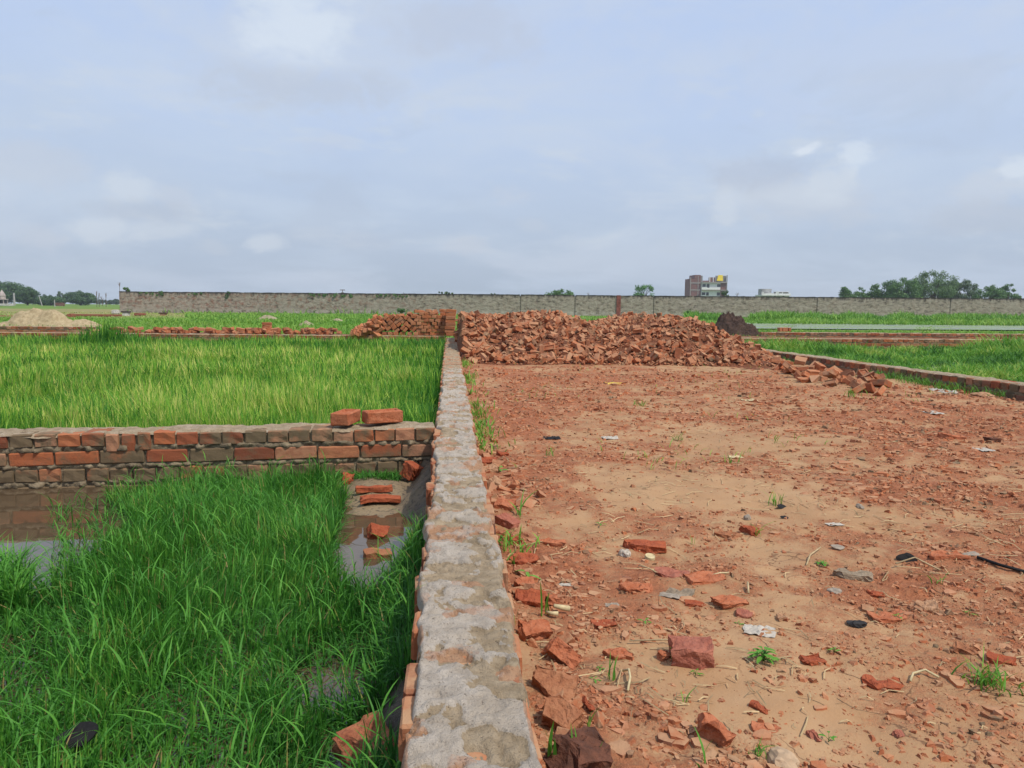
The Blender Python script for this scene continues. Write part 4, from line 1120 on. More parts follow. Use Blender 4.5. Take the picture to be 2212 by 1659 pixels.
NEAR = [
 (1088, 974, 28, BX, 1, 'small square brick block beside the wall, farthest of the chunks lining its right side', MB_RED, (.1, .1, .3)),
 (1056, 993, 42, (.2, .12, .05), 2, 'flat red brick slab against the wall just behind a broad leafed seedling', MB_RED, (.2, .1, .1)),
 (1052, 1016, 44, BX, 3, 'tan brick chunk with sharp corner next to the broad leafed seedling by the wall', MB_TAN, (.1, -.2, .4)),
 (1069, 1050, 34, (.1, .16, .06), 4, 'tan brick slab leaning over a dark gap beside the wall', MB_TAN, (.3, .5, .2)),
 (1084, 1100, 52, (.2, .16, .07), 5, 'broad red brown brick with flat top touching the wall edge', MB_ORANGE, (.15, .05, -.2)),
 (1094, 1138, 62, (.2, .12, .08), 6, 'dusky pink rounded brick tilted against the wall', MB_PINK, (.1, .35, -.45)),
 (1110, 1168, 52, (.2, .12, .05), 7, 'low rust brown brick piece just nearer than the dusky pink brick', MB_RED, (.1, .1, .2)),
 (1128, 1210, 70, (.2, .13, .06), 8, 'broad crumbling brick slab beside the wall with a grass stem across it', MB_RED, (.1, .05, .1)),
 (1190, 1166, 68, (.23, .07, .05), 9, 'long orange brick strip half buried in the dirt away from the wall', MB_ORANGE, (.1, 0, -.15)),
 (1130, 1265, 56, BX, 10, 'rounded orange brick lump sitting at the foot of a two leafed sprout', MB_ORANGE, (.3, .2, .4)),
 (1145, 1300, 74, BX, 11, 'dull red brick with cracked end just behind the cream stalk', MB_RED, (.3, .1, -.2)),
 (1150, 1362, 76, (.17, .12, .12), 12, 'big orange red brick half with smooth broken face beside the cream stalk', MB_ORANGE, (.35, .1, .3)),
 (1212, 1406, 98, (.24, .10, .10), 13, 'wedge shaped orange brick sloping away from the wall', MB_ORANGE, (.5, .4, -.7)),
 (1195, 1484, 110, (.20, .17, .06), 14, 'largest flat topped brown orange brick leaning on the wall', MB_BROWN, (.45, .15, -.25)),
 (1268, 1520, 44, (.16, .05, .09), 15, 'thin deep red brick shard standing on edge', MB_RED, (.2, .5, -.9)),
 (1206, 1556, 105, (.2, .13, .13), 16, 'angular brown brick chunk with a dark hollow in its side', MB_BROWN, (.4, .3, -.6)),
 (1250, 1640, 150, (.2, .16, .12), 17, 'dark burnt clinker brick lump at the bottom edge beside the wall', MB_CLINK, (.2, .2, .5)),
 (1191, 1295, 34, (.1, .08, .07), 18, 'fist sized bright orange brick piece beside the dull red brick', MB_ORANGE, (.1, .2, .3)),
 (1545, 1578, 92, (.16, .17, .11), 20, 'cratered orange brick lump stuck in smooth sand', MB_ORANGE, (.3, .4, .9)),
 (1929, 1310, 100, (.23, .12, .025), 22, 'wide flat orange brick slab lying flush in the dirt', MB_ORANGE, (.03, .02, .2)),
 (2002, 1292, 66, (.2, .13, .06), 23, 'tan topped brick block touching the wide flat orange slab', MB_TAN, (.05, .03, -.1)),
 (2042, 1190, 92, (.23, .10, .03), 24, 'long flat orange slab below the white scrap and dark stick', MB_ORANGE, (.03, .02, .15)),
 (1850, 1226, 92, (.24, .09, .05), 25, 'grey brown mud coated slab near the black sandal sole', MB_GREY, (.05, .05, -.15)),
 (1391, 1166, 96, (.24, .10, .05), 26, 'crumbling bright red brick remnant above the speckled white stone', MB_RED, (.05, .05, -.1)),
 (1454, 1226, 80, (.22, .12, .035), 27, 'pinkish flat brick slab right of the cream bottle cap', MB_PINK, (.05, .05, -.2)),
 (1536, 1234, 96, (.24, .11, .04), 28, 'ridged orange brick fragment in the middle of the broken brick patch', MB_ORANGE, (.08, .03, .25)),
 (1466, 1266, 74, (.2, .14, .04), 29, 'olive grey coated brick slab among the orange fragments', MB_GREY, (.1, .05, -.3)),
 (1574, 1290, 82, (.22, .12, .05), 30, 'crumbly orange brick remnant nearest the upright straw stub', MB_ORANGE, (.12, .05, .2)),
 (1504, 1288, 52, (.2, .1, .03), 31, 'small thin rust flake left of the straw stub', MB_RED, (.05, .05, -.2)),
 (1607, 1308, 38, (.14, .1, .04), 32, 'small maroon brick flake right of the straw stub', MB_PINK, (.1, .1, -.4)),
 (1380, 1262, 76, (.22, .1, .05), 33, 'orange brick piece with split face left of the olive slab', MB_ORANGE, (.12, .05, .1)),
 (1574, 1136, 62, (.23, .08, .05), 34, 'dark edged brick slab beside the grey pebble topped red chunk', MB_BROWN, (.1, .08, -.35)),
 (1624, 1133, 40, (.15, .12, .06), 35, 'deep red brick chunk with a grey pebble on it', MB_RED, (.1, .1, .2)),
 (1690, 1320, 34, (.12, .1, .05), 36, 'small tan brick pebble between the fragments and white paper', MB_TAN, (.1, .1, .2)),
 (1890, 1262, 40, (.16, .1, .04), 37, 'small rust brick shard just nearer than the black sandal sole', MB_RED, (.1, .15, -.3)),
 (1752, 1412, 60, (.2, .12, .05), 38, 'crumbling red brick patch right of the leafy weed', MB_RED, (.06, .05, .2)),
 (1640, 1512, 54, (.2, .08, .05), 39, 'narrow red brick sliver pointing towards the viewer in the sand', MB_RED, (.1, .1, -.9)),
 (1660, 1555, 70, (.2, .14, .03), 40, 'flat orange brick half sunk in sand right of the cratered lump', MB_ORANGE, (.04, .05, .1)),
 (2175, 1410, 70, (.22, .1, .05), 41, 'rust brick slab at the right edge above the big grass tuft', MB_RED, (.08, .05, -.4)),
 (2090, 1390, 54, (.2, .1, .05), 42, 'thin brick shard casting a dark shadow left of the right edge', MB_BROWN, (.15, .15, -.6)),
 (1906, 1450, 95, (.24, .14, .03), 43, 'large flat rust brick patch left of the bent straw', MB_RED, (.03, .02, -.2)),
 (1945, 1560, 26, (.1, .08, .06), 44, 'lone pink red pebble sized brick bit in the speckled sand', MB_PINK, (.3, .2, .3)),
 (1760, 1568, 26, (.08, .1, .06), 45, 'small upright pink brick bit behind the two leafed seedling', MB_PINK, (.4, .2, .3)),
 (1432, 1402, 34, (.12, .1, .08), 46, 'small orange brick corner touching the left of the half brick', MB_ORANGE, (.2, .2, .4)),
 (1338, 1398, 66, (.2, .12, .05), 47, 'shattered orange brick cluster left of the half brick', MB_ORANGE, (.1, .1, .2)),
 (1306, 1340, 60, (.2, .12, .04), 48, 'crumbled red patch of brick right of the cream stalk', MB_RED, (.08, .05, .1)),
 (2145, 945, 36, (.2, .1, .05), 49, 'dark topped brick piece near the right edge in the reddish band', MB_CLINK, (.1, .1, .2)),
 (2060, 940, 60, (.23, .1, .04), 50, 'flat orange brick pieces lying in the reddish band', MB_ORANGE, (.05, .05, -.1)),
]
for a in NEAR:
    px, py, w, L, sd, lab, mt, rot = a
    chunk_at(px, py, w, L, 300+sd, lab, rot, 1 if sd in (14, 22, 24) else 5 if sd == 17 else 3, .85, mt, rough=.009 if sd in (17, 20) else .0045)
for k in range(46):
    y_ = 1.35+3.9*rr.random()**1.1; x_ = WX1+.025+abs(rr.gauss(0, .11)); s_ = rr.uniform(.16, .44)
    o = bpy.data.objects.new('brick_bit', BROKEN[rr.randrange(12)]); COL.objects.link(o)
    tag(o, 'small broken brick bit packed among the larger chunks along the wall', 'brick', 'brick bits packed along the wall')
    o.location = (x_, y_, float(yard_h(x_, y_))+.002); o.rotation_euler = (rr.uniform(-.8, .8), rr.uniform(-.8, .8), rr.uniform(0, 6.28)); o.scale = (s_,)*3
chunk_at(1493, 1408, 100, (.15, .115, .075), 411, 'squarish red half brick with dusty top lying alone on the sand', (.06, -.04, -.22), 0, .9, MB_PINK, zoff=.2)
# left side
chunk_at(780, 1640, 135, (.2, .17, .10), 420, 'large orange brick piece half shaded by the wall in the near grass', (.25, -.1, .5), 2, .85, brick_mix('brick_muddy', [(.23, .075, .04), (.36, .14, .07)]), ground='w', zoff=.03, rough=.009)
chunk_at(889, 1036, 36, (.1, .09, .09), 421, 'red brick chunk standing on the mud in the wall corner', (.3, .2, .8), 1, .8, MB_RED, ground='w', zoff=.05)
chunk_at(752, 1046, 30, (.1, .08, .06), 422, 'rough red brick lump at the edge of the grass by the cross wall', (.3, .2, .3), 2, .7, MB_RED, ground='w', zoff=.1)
chunk_at(806, 1070, 82, (.23, .05, .04), 423, 'narrow red brick lying in shallow water nearest the cross wall', (0, 0, .12), 0, .9, MB_RED, ground='w', zoff=.12)
chunk_at(822, 1085, 92, (.23, .1, .03), 424, 'thin red brick lying flat with a hollow on the wet sand', (0, 0, .1), 0, .9, MB_RED, ground='w', zoff=.1)
chunk_at(818, 1150, 52, (.14, .11, .07), 425, 'pointed red brick rising from the muddy puddle', (.5, .3, .4), 1, .7, MB_RED, ground='w', zoff=.3)
chunk_at(812, 1192, 66, (.2, .1, .06), 426, 'brick in the puddle closest to the grass', (.15, .1, .25), 1, .8, MB_BROWN, ground='w', zoff=.35)
# two bricks on the cross wall
def wall_brick(px, py, rz, label, seed):
    p = at(px, py, .018)
    o = ob('loose_brick', bm_mesh(box_template(.006, 1, seed, True), 'loose_brick'), MB_ORANGE, None, (p[0], p[1], .018+.0375), (0, 0, rz))
    return tag(o, label, 'brick')
wall_brick(747, 914, R(78), 'end on orange brick on the cross wall, farther from the long wall', 81)
wall_brick(826, 912, R(24), 'turned orange brick showing its long side on the cross wall, nearer the long wall', 82)

# ------------------------------------------------------------------ litter
MAT_WHITE = flat_mat('dirty_white', (.41, .365, .30), .8, .2, .15, 60)
MAT_BLACK = flat_mat('black_plastic', (.011, .010, .010), .75, .25, .3, 60)
MAT_CREAM = flat_mat('cream_stalk', (.50, .40, .22), .7, .2, .15, 60)
MAT_STRAW = flat_mat('straw', (.42, .31, .17), .8, .2, .2, 50)
MAT_GREYP = flat_mat('grey_shard', (.27, .22, .165), .7, .3, .2, 50)
MAT_YEL = flat_mat('yellow_wrapper', (.65, .42, .03), .5, .4, .15, 40)
def ground_at(px, py):
    p = at(px, py, -.135); z = float(yard_h(p[0], p[1])); p = at(px, py, z); return np.array([p[0], p[1], float(yard_h(p[0], p[1]))]), xy2uv(p[0], p[1])[1]/FPX
def scrap(px, py, wpx, dratio, mat, label, seed, cat='paper scrap', name='paper_scrap', rz=0.0, amp=.2):
    p, k = ground_at(px, py); w = wpx*k; n = 14; m = 11
    g, h = np.meshgrid(np.linspace(-.5, .5, n), np.linspace(-.5, .5, m))
    edge = 1+.35*(fbm(g*4, h*4, 1, 2, seed)-.5)
    X = g*w*edge+.12*w*(fbm(h*3, g, 1, 2, seed+4)-.5); Y = h*w*dratio*(1+.5*(fbm(g*3+9, h, 1, 2, seed+5)-.5))
    Z = w*amp*np.abs(fbm(g*5, h*5, 1, 3, seed+1)-.45)*.9+.003
    me = np_mesh(name, np.stack([X, Y, Z], -1).reshape(-1, 3), Q=grid_faces(m, n))
    o = ob(name, me, mat, None, p, (0, 0, rz))
    md = o.modifiers.new('thickness', 'SOLIDIFY'); md.thickness = .0012
    return tag(o, label, cat)
scrap(1641, 1366, 66, .75, MAT_WHITE, 'crumpled dirty white paper behind the leafy weed', 1, rz=-.4, amp=.25)
scrap(2044, 846, 46, 1.6, MAT_WHITE, 'largest torn white plastic sheet in front of the shaded low wall', 2, 'plastic sheet', 'plastic_sheet', amp=.3)
scrap(2016, 893, 34, 1.3, MAT_WHITE, 'pale rag lying nearer than the torn white plastic sheet', 3, 'rag', 'rag', amp=.2)
scrap(1318, 947, 34, .9, MAT_WHITE, 'white paper scrap on the reddish ground right of the long wall', 4, amp=.25)
scrap(1618, 865, 30, 1.2, MAT_CREAM, 'small cream scrap near the sandy patch far back', 5, amp=.15)
scrap(2125, 973, 32, 1.2, MAT_WHITE, 'bright white scrap in the middle distance near the right edge', 6, amp=.2)
scrap(1802, 1134, 34, .6, MAT_WHITE, 'thin white torn strip above the grey shard', 7, amp=.2)
scrap(1192, 948, 36, .9, MAT_BLACK, 'dark plastic bag remnant right of the long wall', 8, 'plastic bag', 'plastic_bag', amp=.3)
scrap(1221, 1266, 32, .5, MAT_WHITE, 'white curled paper bit near the two leafed sprout', 9, amp=.25)
scrap(2093, 1198, 46, .6, MAT_GREYP, 'greyish flat scrap beside the start of the dark stick', 10, amp=.1)
scrap(1330, 829, 40, .9, MAT_YEL, 'yellow wrapper strip on the red ground before the rubble', 11, 'wrapper', 'wrapper', amp=.1)
scrap(1590, 988, 30, .7, MAT_CREAM, 'cream paper curl beside the middle grass sprig', 12, amp=.2)
scrap(1448, 1291, 46, .5, MAT_GREYP, 'grey fibrous strip below the olive slab', 13, 'rag', 'rag', rz=-.5, amp=.15)
scrap(1322, 1311, 30, .7, MAT_GREYP, 'dull grey leaf curled on the dirt right of the wall chunks', 14, 'dry leaf', 'dry_leaf', amp=.4)
def stone(px, py, wpx, mat, label, seed, flatz=.7, cat='stone', name='stone'):
    p, k = ground_at(px, py); bm = bmesh.new(); bmesh.ops.create_icosphere(bm, subdivisions=3, radius=.5)
    co = np.array([v.co for v in bm.verts]); d = .3+1.4*fbm(co[:, 0]*2.2+seed, co[:, 1]*2.2, 1, 4, seed, co[:, 2]*2.2)
    for v, q in zip(bm.verts, d): v.co = Vector((v.co.x*q, v.co.y*q*.8, v.co.z*q*flatz))*(wpx*k)
    return tag(ob(name, bm_mesh(bm, name, False), mat, None, p+np.array([0, 0, wpx*k*.1]), (0, 0, seed)), label, cat)
stone(1351, 1201, 30, flat_mat('speckled_white', (.40, .34, .27), .9, .2, .5, 120), 'speckled white stone beside the crumbling bright red remnant', 1, .9)
stone(1858, 1097, 18, MAT_GREYP, 'small round grey pebble alone on speckled dirt', 2)
stone(1849, 1352, 38, flat_mat('burnt', (.03, .028, .027), .9, .2, .4, 60), 'black burnt lump half buried in dirt', 3, .35)
stone(1803, 1280, 34, MAT_GREYP, 'grey pointed stone left of the flat orange slab', 4, .5)
stone(1695, 1652, 70, flat_mat('pale_stone', (.42, .29, .18), .9, .2, .15, 40), 'pale buff stone cut by the bottom edge', 5, .6)
stone(2125, 860, 40, MB_TAN, 'buff flat stone at the foot of the shaded low wall', 6, .3)
stone(1615, 1124, 18, MAT_GREYP, 'grey pebble perched by the deep red chunk', 7, .8)
def bottle_cap(px, py, wpx):
    p, k = ground_at(px, py); r_ = wpx*k/2; bm = bmesh.new()
    bmesh.ops.create_cone(bm, cap_ends=True, segments=22, radius1=r_, radius2=r_*.92, depth=r_*.55)
    top = max(bm.faces, key=lambda f: f.calc_center_median().z)
    bmesh.ops.inset_individual(bm, faces=[top], thickness=r_*.18)
    for v in top.verts: v.co.z -= r_*.12
    tag(ob('bottle_cap', bm_mesh(bm, 'bottle_cap'), MAT_CREAM, None, p+np.array([0, 0, r_*.35]), (.25, .1, 0)), 'round cream bottle cap left of the pinkish slab', 'bottle cap')
bottle_cap(1404, 1207, 24)
def sole(px, py, wpx, label, rot, mat=MAT_BLACK, ground='yard', cat='sandal sole', name='sandal_sole'):
    if ground == 'yard': p, k = ground_at(px, py)
    else: p = at(px, py, ZW+.05); k = xy2uv(p[0], p[1])[1]/FPX
    L = wpx*k; bm = bmesh.new(); N = 28; vs = []
    for i in range(N):
        a = i*2*math.pi/N; x = math.cos(a)*.5; w = .24-.06*math.cos(2*a)*.5+(.04 if x > 0 else -.02)
        vs.append(bm.verts.new((x*L, math.sin(a)*w*L, .03*L*math.cos(a*2))))
    f = bm.faces.new(vs); ex = bmesh.ops.extrude_face_region(bm, geom=[f])
    for g in ex['geom']:
        if isinstance(g, bmesh.types.BMVert): g.co.z += L*.05
    bmesh.ops.recalc_face_normals(bm, faces=bm.faces[:])
    return tag(ob(name, bm_mesh(bm, name), mat, None, (p[0], p[1], p[2]+L*.10), rot), label, cat)
sole(1957, 1216, 46, 'upturned black sandal sole leaning in the dry grass', (1.2, .1, -.2))
sole(1688, 1099, 26, 'small black rubber piece behind the spiky sprig, larger of the pair', (.7, .2, .3), cat='rubber piece', name='rubber_piece')
sole(1694, 1121, 18, 'small black rubber piece below the larger one', (.6, .1, -.3), cat='rubber piece', name='rubber_piece')
sole(1809, 1184, 30, 'oval grey shard like a shell on the dirt', (.35, .1, -.2), MAT_GREYP, cat='shard', name='shard')
sole(165, 1600, 100, 'black shoe shaped plastic lying deep in the near grass', (.6, -.25, .2), ground='w', cat='plastic piece', name='plastic_piece')
def stick(pts, rad, mat, label, name='dry_stalk', cat='stalk', lift=.006):
    P = []
    for px, py, hz in pts:
        p, k = ground_at(px, py); P.append((p[0], p[1], p[2]+lift+hz))
    rd = rad if hasattr(rad, '__len__') else [rad]*len(P)
    bm = bmesh.new(); tube(bm, P, rd, 6)
    c = Vector(P[0]); bmesh.ops.translate(bm, vec=-c, verts=bm.verts[:])
    return tag(ob(name, bm_mesh(bm, name, True), mat, None, c), label, cat)
stick([(1180, 1330, .004), (1192, 1334, .006), (1206, 1337, .006)], [.004, .006, .007], MAT_CREAM, 'cream stalk piece lying against the big orange red brick half')
stick([(1196, 1326, .012), (1214, 1327, .012), (1230, 1326, .01)], [.006, .0085, .0085], MAT_CREAM, 'thick cream stalk piece with cut end beside the wall bricks')
stick([(2112, 1207, .0), (2160, 1221, .004), (2215, 1240, .002)], .006, MAT_BLACK, 'dark burnt stick running to the right edge', 'stick', 'stick')
stick([(1346, 1455, .0), (1358, 1462, .01), (1361, 1478, .01), (1356, 1496, .0)], .003, MAT_CREAM, 'bent pale straw loop in the wet sand')
stick([(1742, 1222, 0), (1750, 1205, .006), (1772, 1190, .004)], .003, MAT_STRAW, 'crooked pale twig left of the grey brown slab', 'twig', 'twig')
stick([(1966, 1478, 0), (1972, 1466, .005), (1998, 1460, .008), (2028, 1468, 0)], .003, MAT_CREAM, 'arched pale straw near the big grass tuft')
stick([(1380, 1225, 0), (1400, 1232, .005), (1424, 1244, 0)], .0025, MAT_STRAW, 'thin straw across the broken brick patch')
stick([(1617, 1284, 0), (1615, 1270, .012)], .0035, MAT_STRAW, 'stubby upright straw among orange fragments')
stick([(1536, 1252, 0), (1556, 1246, .006), (1574, 1241, 0)], .003, MAT_CREAM, 'pale twig lying right of the ridged orange fragment', 'twig', 'twig')
stick([(1460, 1394, .004), (1440, 1391, .006), (1360, 1392, .004)], .0022, MAT_STRAW, 'long pale straw left of the half brick')
stick([(1935, 1230, .01), (1975, 1222, .02), (2030, 1236, .008)], .003, MAT_STRAW, 'dry straw bundle lying under the black sandal sole')

# ------------------------------------------------------------------ weeds and tufts on the yard
def tuft(px, py, hpx, n, spread, label, seed, mat=MAT_GRASS_RIGHT, wmul=1.0, group=None, name='grass_tuft', tb=.5, lean=(.3, .9)):
    p, k = ground_at(px, py); H = hpx*k; r_ = np.random.default_rng(seed)
    P = np.stack([r_.normal(0, spread*H*.25, n), r_.normal(0, spread*H*.25, n), np.zeros(n)], 1)
    V, Q, T, A = blades(P, H*(.45+.75*r_.random(n)), np.clip(H*.05, .003, .008)*wmul*(.7+.6*r_.random(n)), lean[0]+(lean[1]-lean[0])*r_.random(n), seed, np.clip(tb+.6*(r_.random(n)-.5), 0, 1), 4)
    me = np_mesh(name, V, Q, T); attr(me, 'tint', A)
    return tag(ob(name, me, mat, None, p), label, 'grass tuft', group)
tuft(2140, 1482, 75, 60, 1.6, 'largest sprawling grass tuft at the right edge', 1, lean=(.5, 1.2))
tuft(1676, 1092, 40, 14, .8, 'spiky green sprig in front of the black rubber pieces', 2, lean=(.3, 1.1))
tuft(1580, 1003, 34, 12, .7, 'upright green sprig beside the cream paper curl', 3)
tuft(1464, 953, 26, 16, .9, 'dense little grass clump on pale sand farther back', 4)
tuft(1195, 1650, 100, 4, .3, 'tall green blades at the bottom against the wall', 5, MAT_LEAF, 1.5, lean=(.05, .3))
tuft(1240, 1648, 85, 4, .3, 'pair of green blades in front of the dark clinker lump', 6, MAT_LEAF, 1.5, lean=(.05, .35))
tuft(1270, 1575, 85, 3, .25, 'long single green blade leaning right of the hollow brick', 7, MAT_LEAF, 1.5, lean=(.3, .6))
tuft(1312, 1655, 80, 5, .5, 'green blade sprig at the bottom right of the clinker lump', 8, MAT_LEAF, 1.2, lean=(.3, .8))
tuft(1525, 1660, 80, 3, .5, 'two broad blades rising from the bottom edge on sand', 9, MAT_LEAF, 1.8, lean=(.3, .7))
tuft(1322, 1470, 60, 7, .5, 'upright grass sprout behind the bent straw loop', 10, MAT_LEAF, 1.2, lean=(.1, .6))
tuft(1634, 1622, 45, 14, .9, 'fine spider like grass sprout on smooth sand', 11, lean=(.4, 1.2))
tuft(1455, 1418, 48, 7, .6, 'grass sprig drooping in front of the half brick', 12, lean=(.5, 1.1))
tuft(1475, 1520, 45, 5, .5, 'thin grass sprig in the cracked sand patch', 13, lean=(.3, 1.0))
tuft(1498, 1175, 28, 4, .3, 'short single green blade among brick crumbs', 14, lean=(.05, .4))
tuft(1640, 1160, 50, 4, .4, 'leaning thin stalk of grass nearer than the deep red chunk', 15, lean=(.8, 1.2))
tuft(2020, 1262, 50, 6, .6, 'forked green grass sprig behind the tan topped block', 16, MAT_LEAF, lean=(.6, 1.2))
tuft(1385, 875, 24, 20, 1.2, 'low pale grass clump just in front of the rubble on red ground', 17)
tuft(1836, 858, 26, 26, 1.4, 'low green clump in the far sandy patch', 18)
tuft(1190, 985, 30, 12, .9, 'small green clump right of the brick block by the wall', 19)
tuft(1108, 1345, 0.1+60, 3, .3, 'slender seeding grass stem over the big orange red half', 20, lean=(.3, .6))
tuft(1178, 1330, 95, 3, .2, 'tall thin grass stem rising beside the cream stalk', 21, lean=(.1, .35))
tuft(1130, 1120, 90, 4, .3, 'arching long grass stems over the dusky pink brick', 22, lean=(.5, 1.2))
tuft(1107, 1225, 60, 5, .4, 'curved grass blades against the wall by the crumbling slab', 23, MAT_LEAF, lean=(.4, 1.0))
def weed(px, py, wpx, n, label, seed, up=.5, leaf=(.34, .2), name='weed', group=None):
    p, k = ground_at(px, py); r_ = random.Random(seed); S_ = wpx*k
    root = thing(name, p, label, 'weed', group)
    bm = bmesh.new(); bs = bmesh.new()
    for i in range(n):
        a = i*2.4+r_.uniform(-.3, .3); lv = (i+1)/n
        rad = S_*(.42-.25*lv)*r_.uniform(.8, 1.1); hz = S_*up*(.25+.75*lv)*r_.uniform(.8, 1.1)
        b0 = Vector((0, 0, hz*.35)); b1 = Vector((math.cos(a)*rad*.45, math.sin(a)*rad*.45, hz*.8)); 
        tube(bs, [Vector((0, 0, 0)), b0, b1], [S_*.02, S_*.016, S_*.01], 5)
        L = S_*leaf[0]*r_.uniform(.8, 1.15)*(1-.3*lv); W = L*leaf[1]/leaf[0]
        d = Vector((math.cos(a), math.sin(a), r_.uniform(-.1, .35))).normalized(); sd = Vector((-math.sin(a), math.cos(a), 0))
        nrm = sd.cross(d)*-1
        prev = None; N = 7
        for j in range(N+1):
            t = j/N; w = W*.5*math.sin(math.pi*min(1, t*.93+.06))**.75*(1-.15*t); c = b1+d*(L*t)-Vector((0, 0, L*.28*t*t))
            ring = [bm.verts.new(c-sd*w+Vector((0, 0, w*.3))), bm.verts.new(c), bm.verts.new(c+sd*w+Vector((0, 0, w*.3)))]
            if prev:
                for q in (0, 1): bm.faces.new((prev[q], prev[q+1], ring[q+1], ring[q]))
            prev = ring
    me = bm_mesh(bm, 'leaves', True); attr(me, 'tint', np.random.default_rng(seed).random(len(me.vertices))*.2+r_.uniform(.3, .7))
    ob('leaves', me, MAT_LEAF, root); ob('stem', bm_mesh(bs, 'stem', True), MAT_LEAF, root)
    return root
weed(1649, 1428, 76, 22, 'leafy green weed in front of the crumpled white paper', 1, .5, (.36, .17))
weed(1790, 1602, 46, 4, 'two leafed grey green seedling casting a dark shadow on sand', 2, .55, (.5, .22))
weed(1502, 1460, 40, 5, 'tiny seedling standing on smooth sand right of the half brick', 3, .4, (.4, .15))
weed(1137, 1252, 48, 3, 'two leafed sprout behind the rounded orange lump', 4, .6, (.8, .3))
weed(1077, 1022, 40, 6, 'broad leafed seedling beside the tan brick chunk', 5, .5, (.4, .24))
weed(1776, 1222, 34, 9, 'small bright round leaved weed left of the grey brown slab', 6, .4, (.4, .3))
weed(1296, 1448, 24, 5, 'small seedling in the dirt left of the upright grass sprout', 7, .4, (.5, .24))
weed(1284, 1470, 26, 4, 'pale seedling with spread leaves in the rust crumbs', 8, .3, (.6, .22))
weed(1393, 1347, 36, 4, 'flat three leafed seedling above the shattered orange cluster', 9, .3, (.6, .2))
weed(1803, 1408, 30, 5, 'yellowish small seedling right of the red brick patch', 10, .5, (.5, .25))
weed(1297, 989+150, 26, 5, 'small seedling behind the crumbling bright red remnant', 11, .4, (.5, .2))
weed(1941, 1338, 28, 5, 'tiny seedling in front of the wide flat orange slab', 12, .5, (.5, .2))
weed(1595, 1350, 28, 4, 'faint seedling left of the crumpled white paper', 13, .3, (.5, .2))
weed(2094, 1332, 28, 5, 'thin seedling with upright leaves right of the tan topped block', 14, .7, (.6, .15))

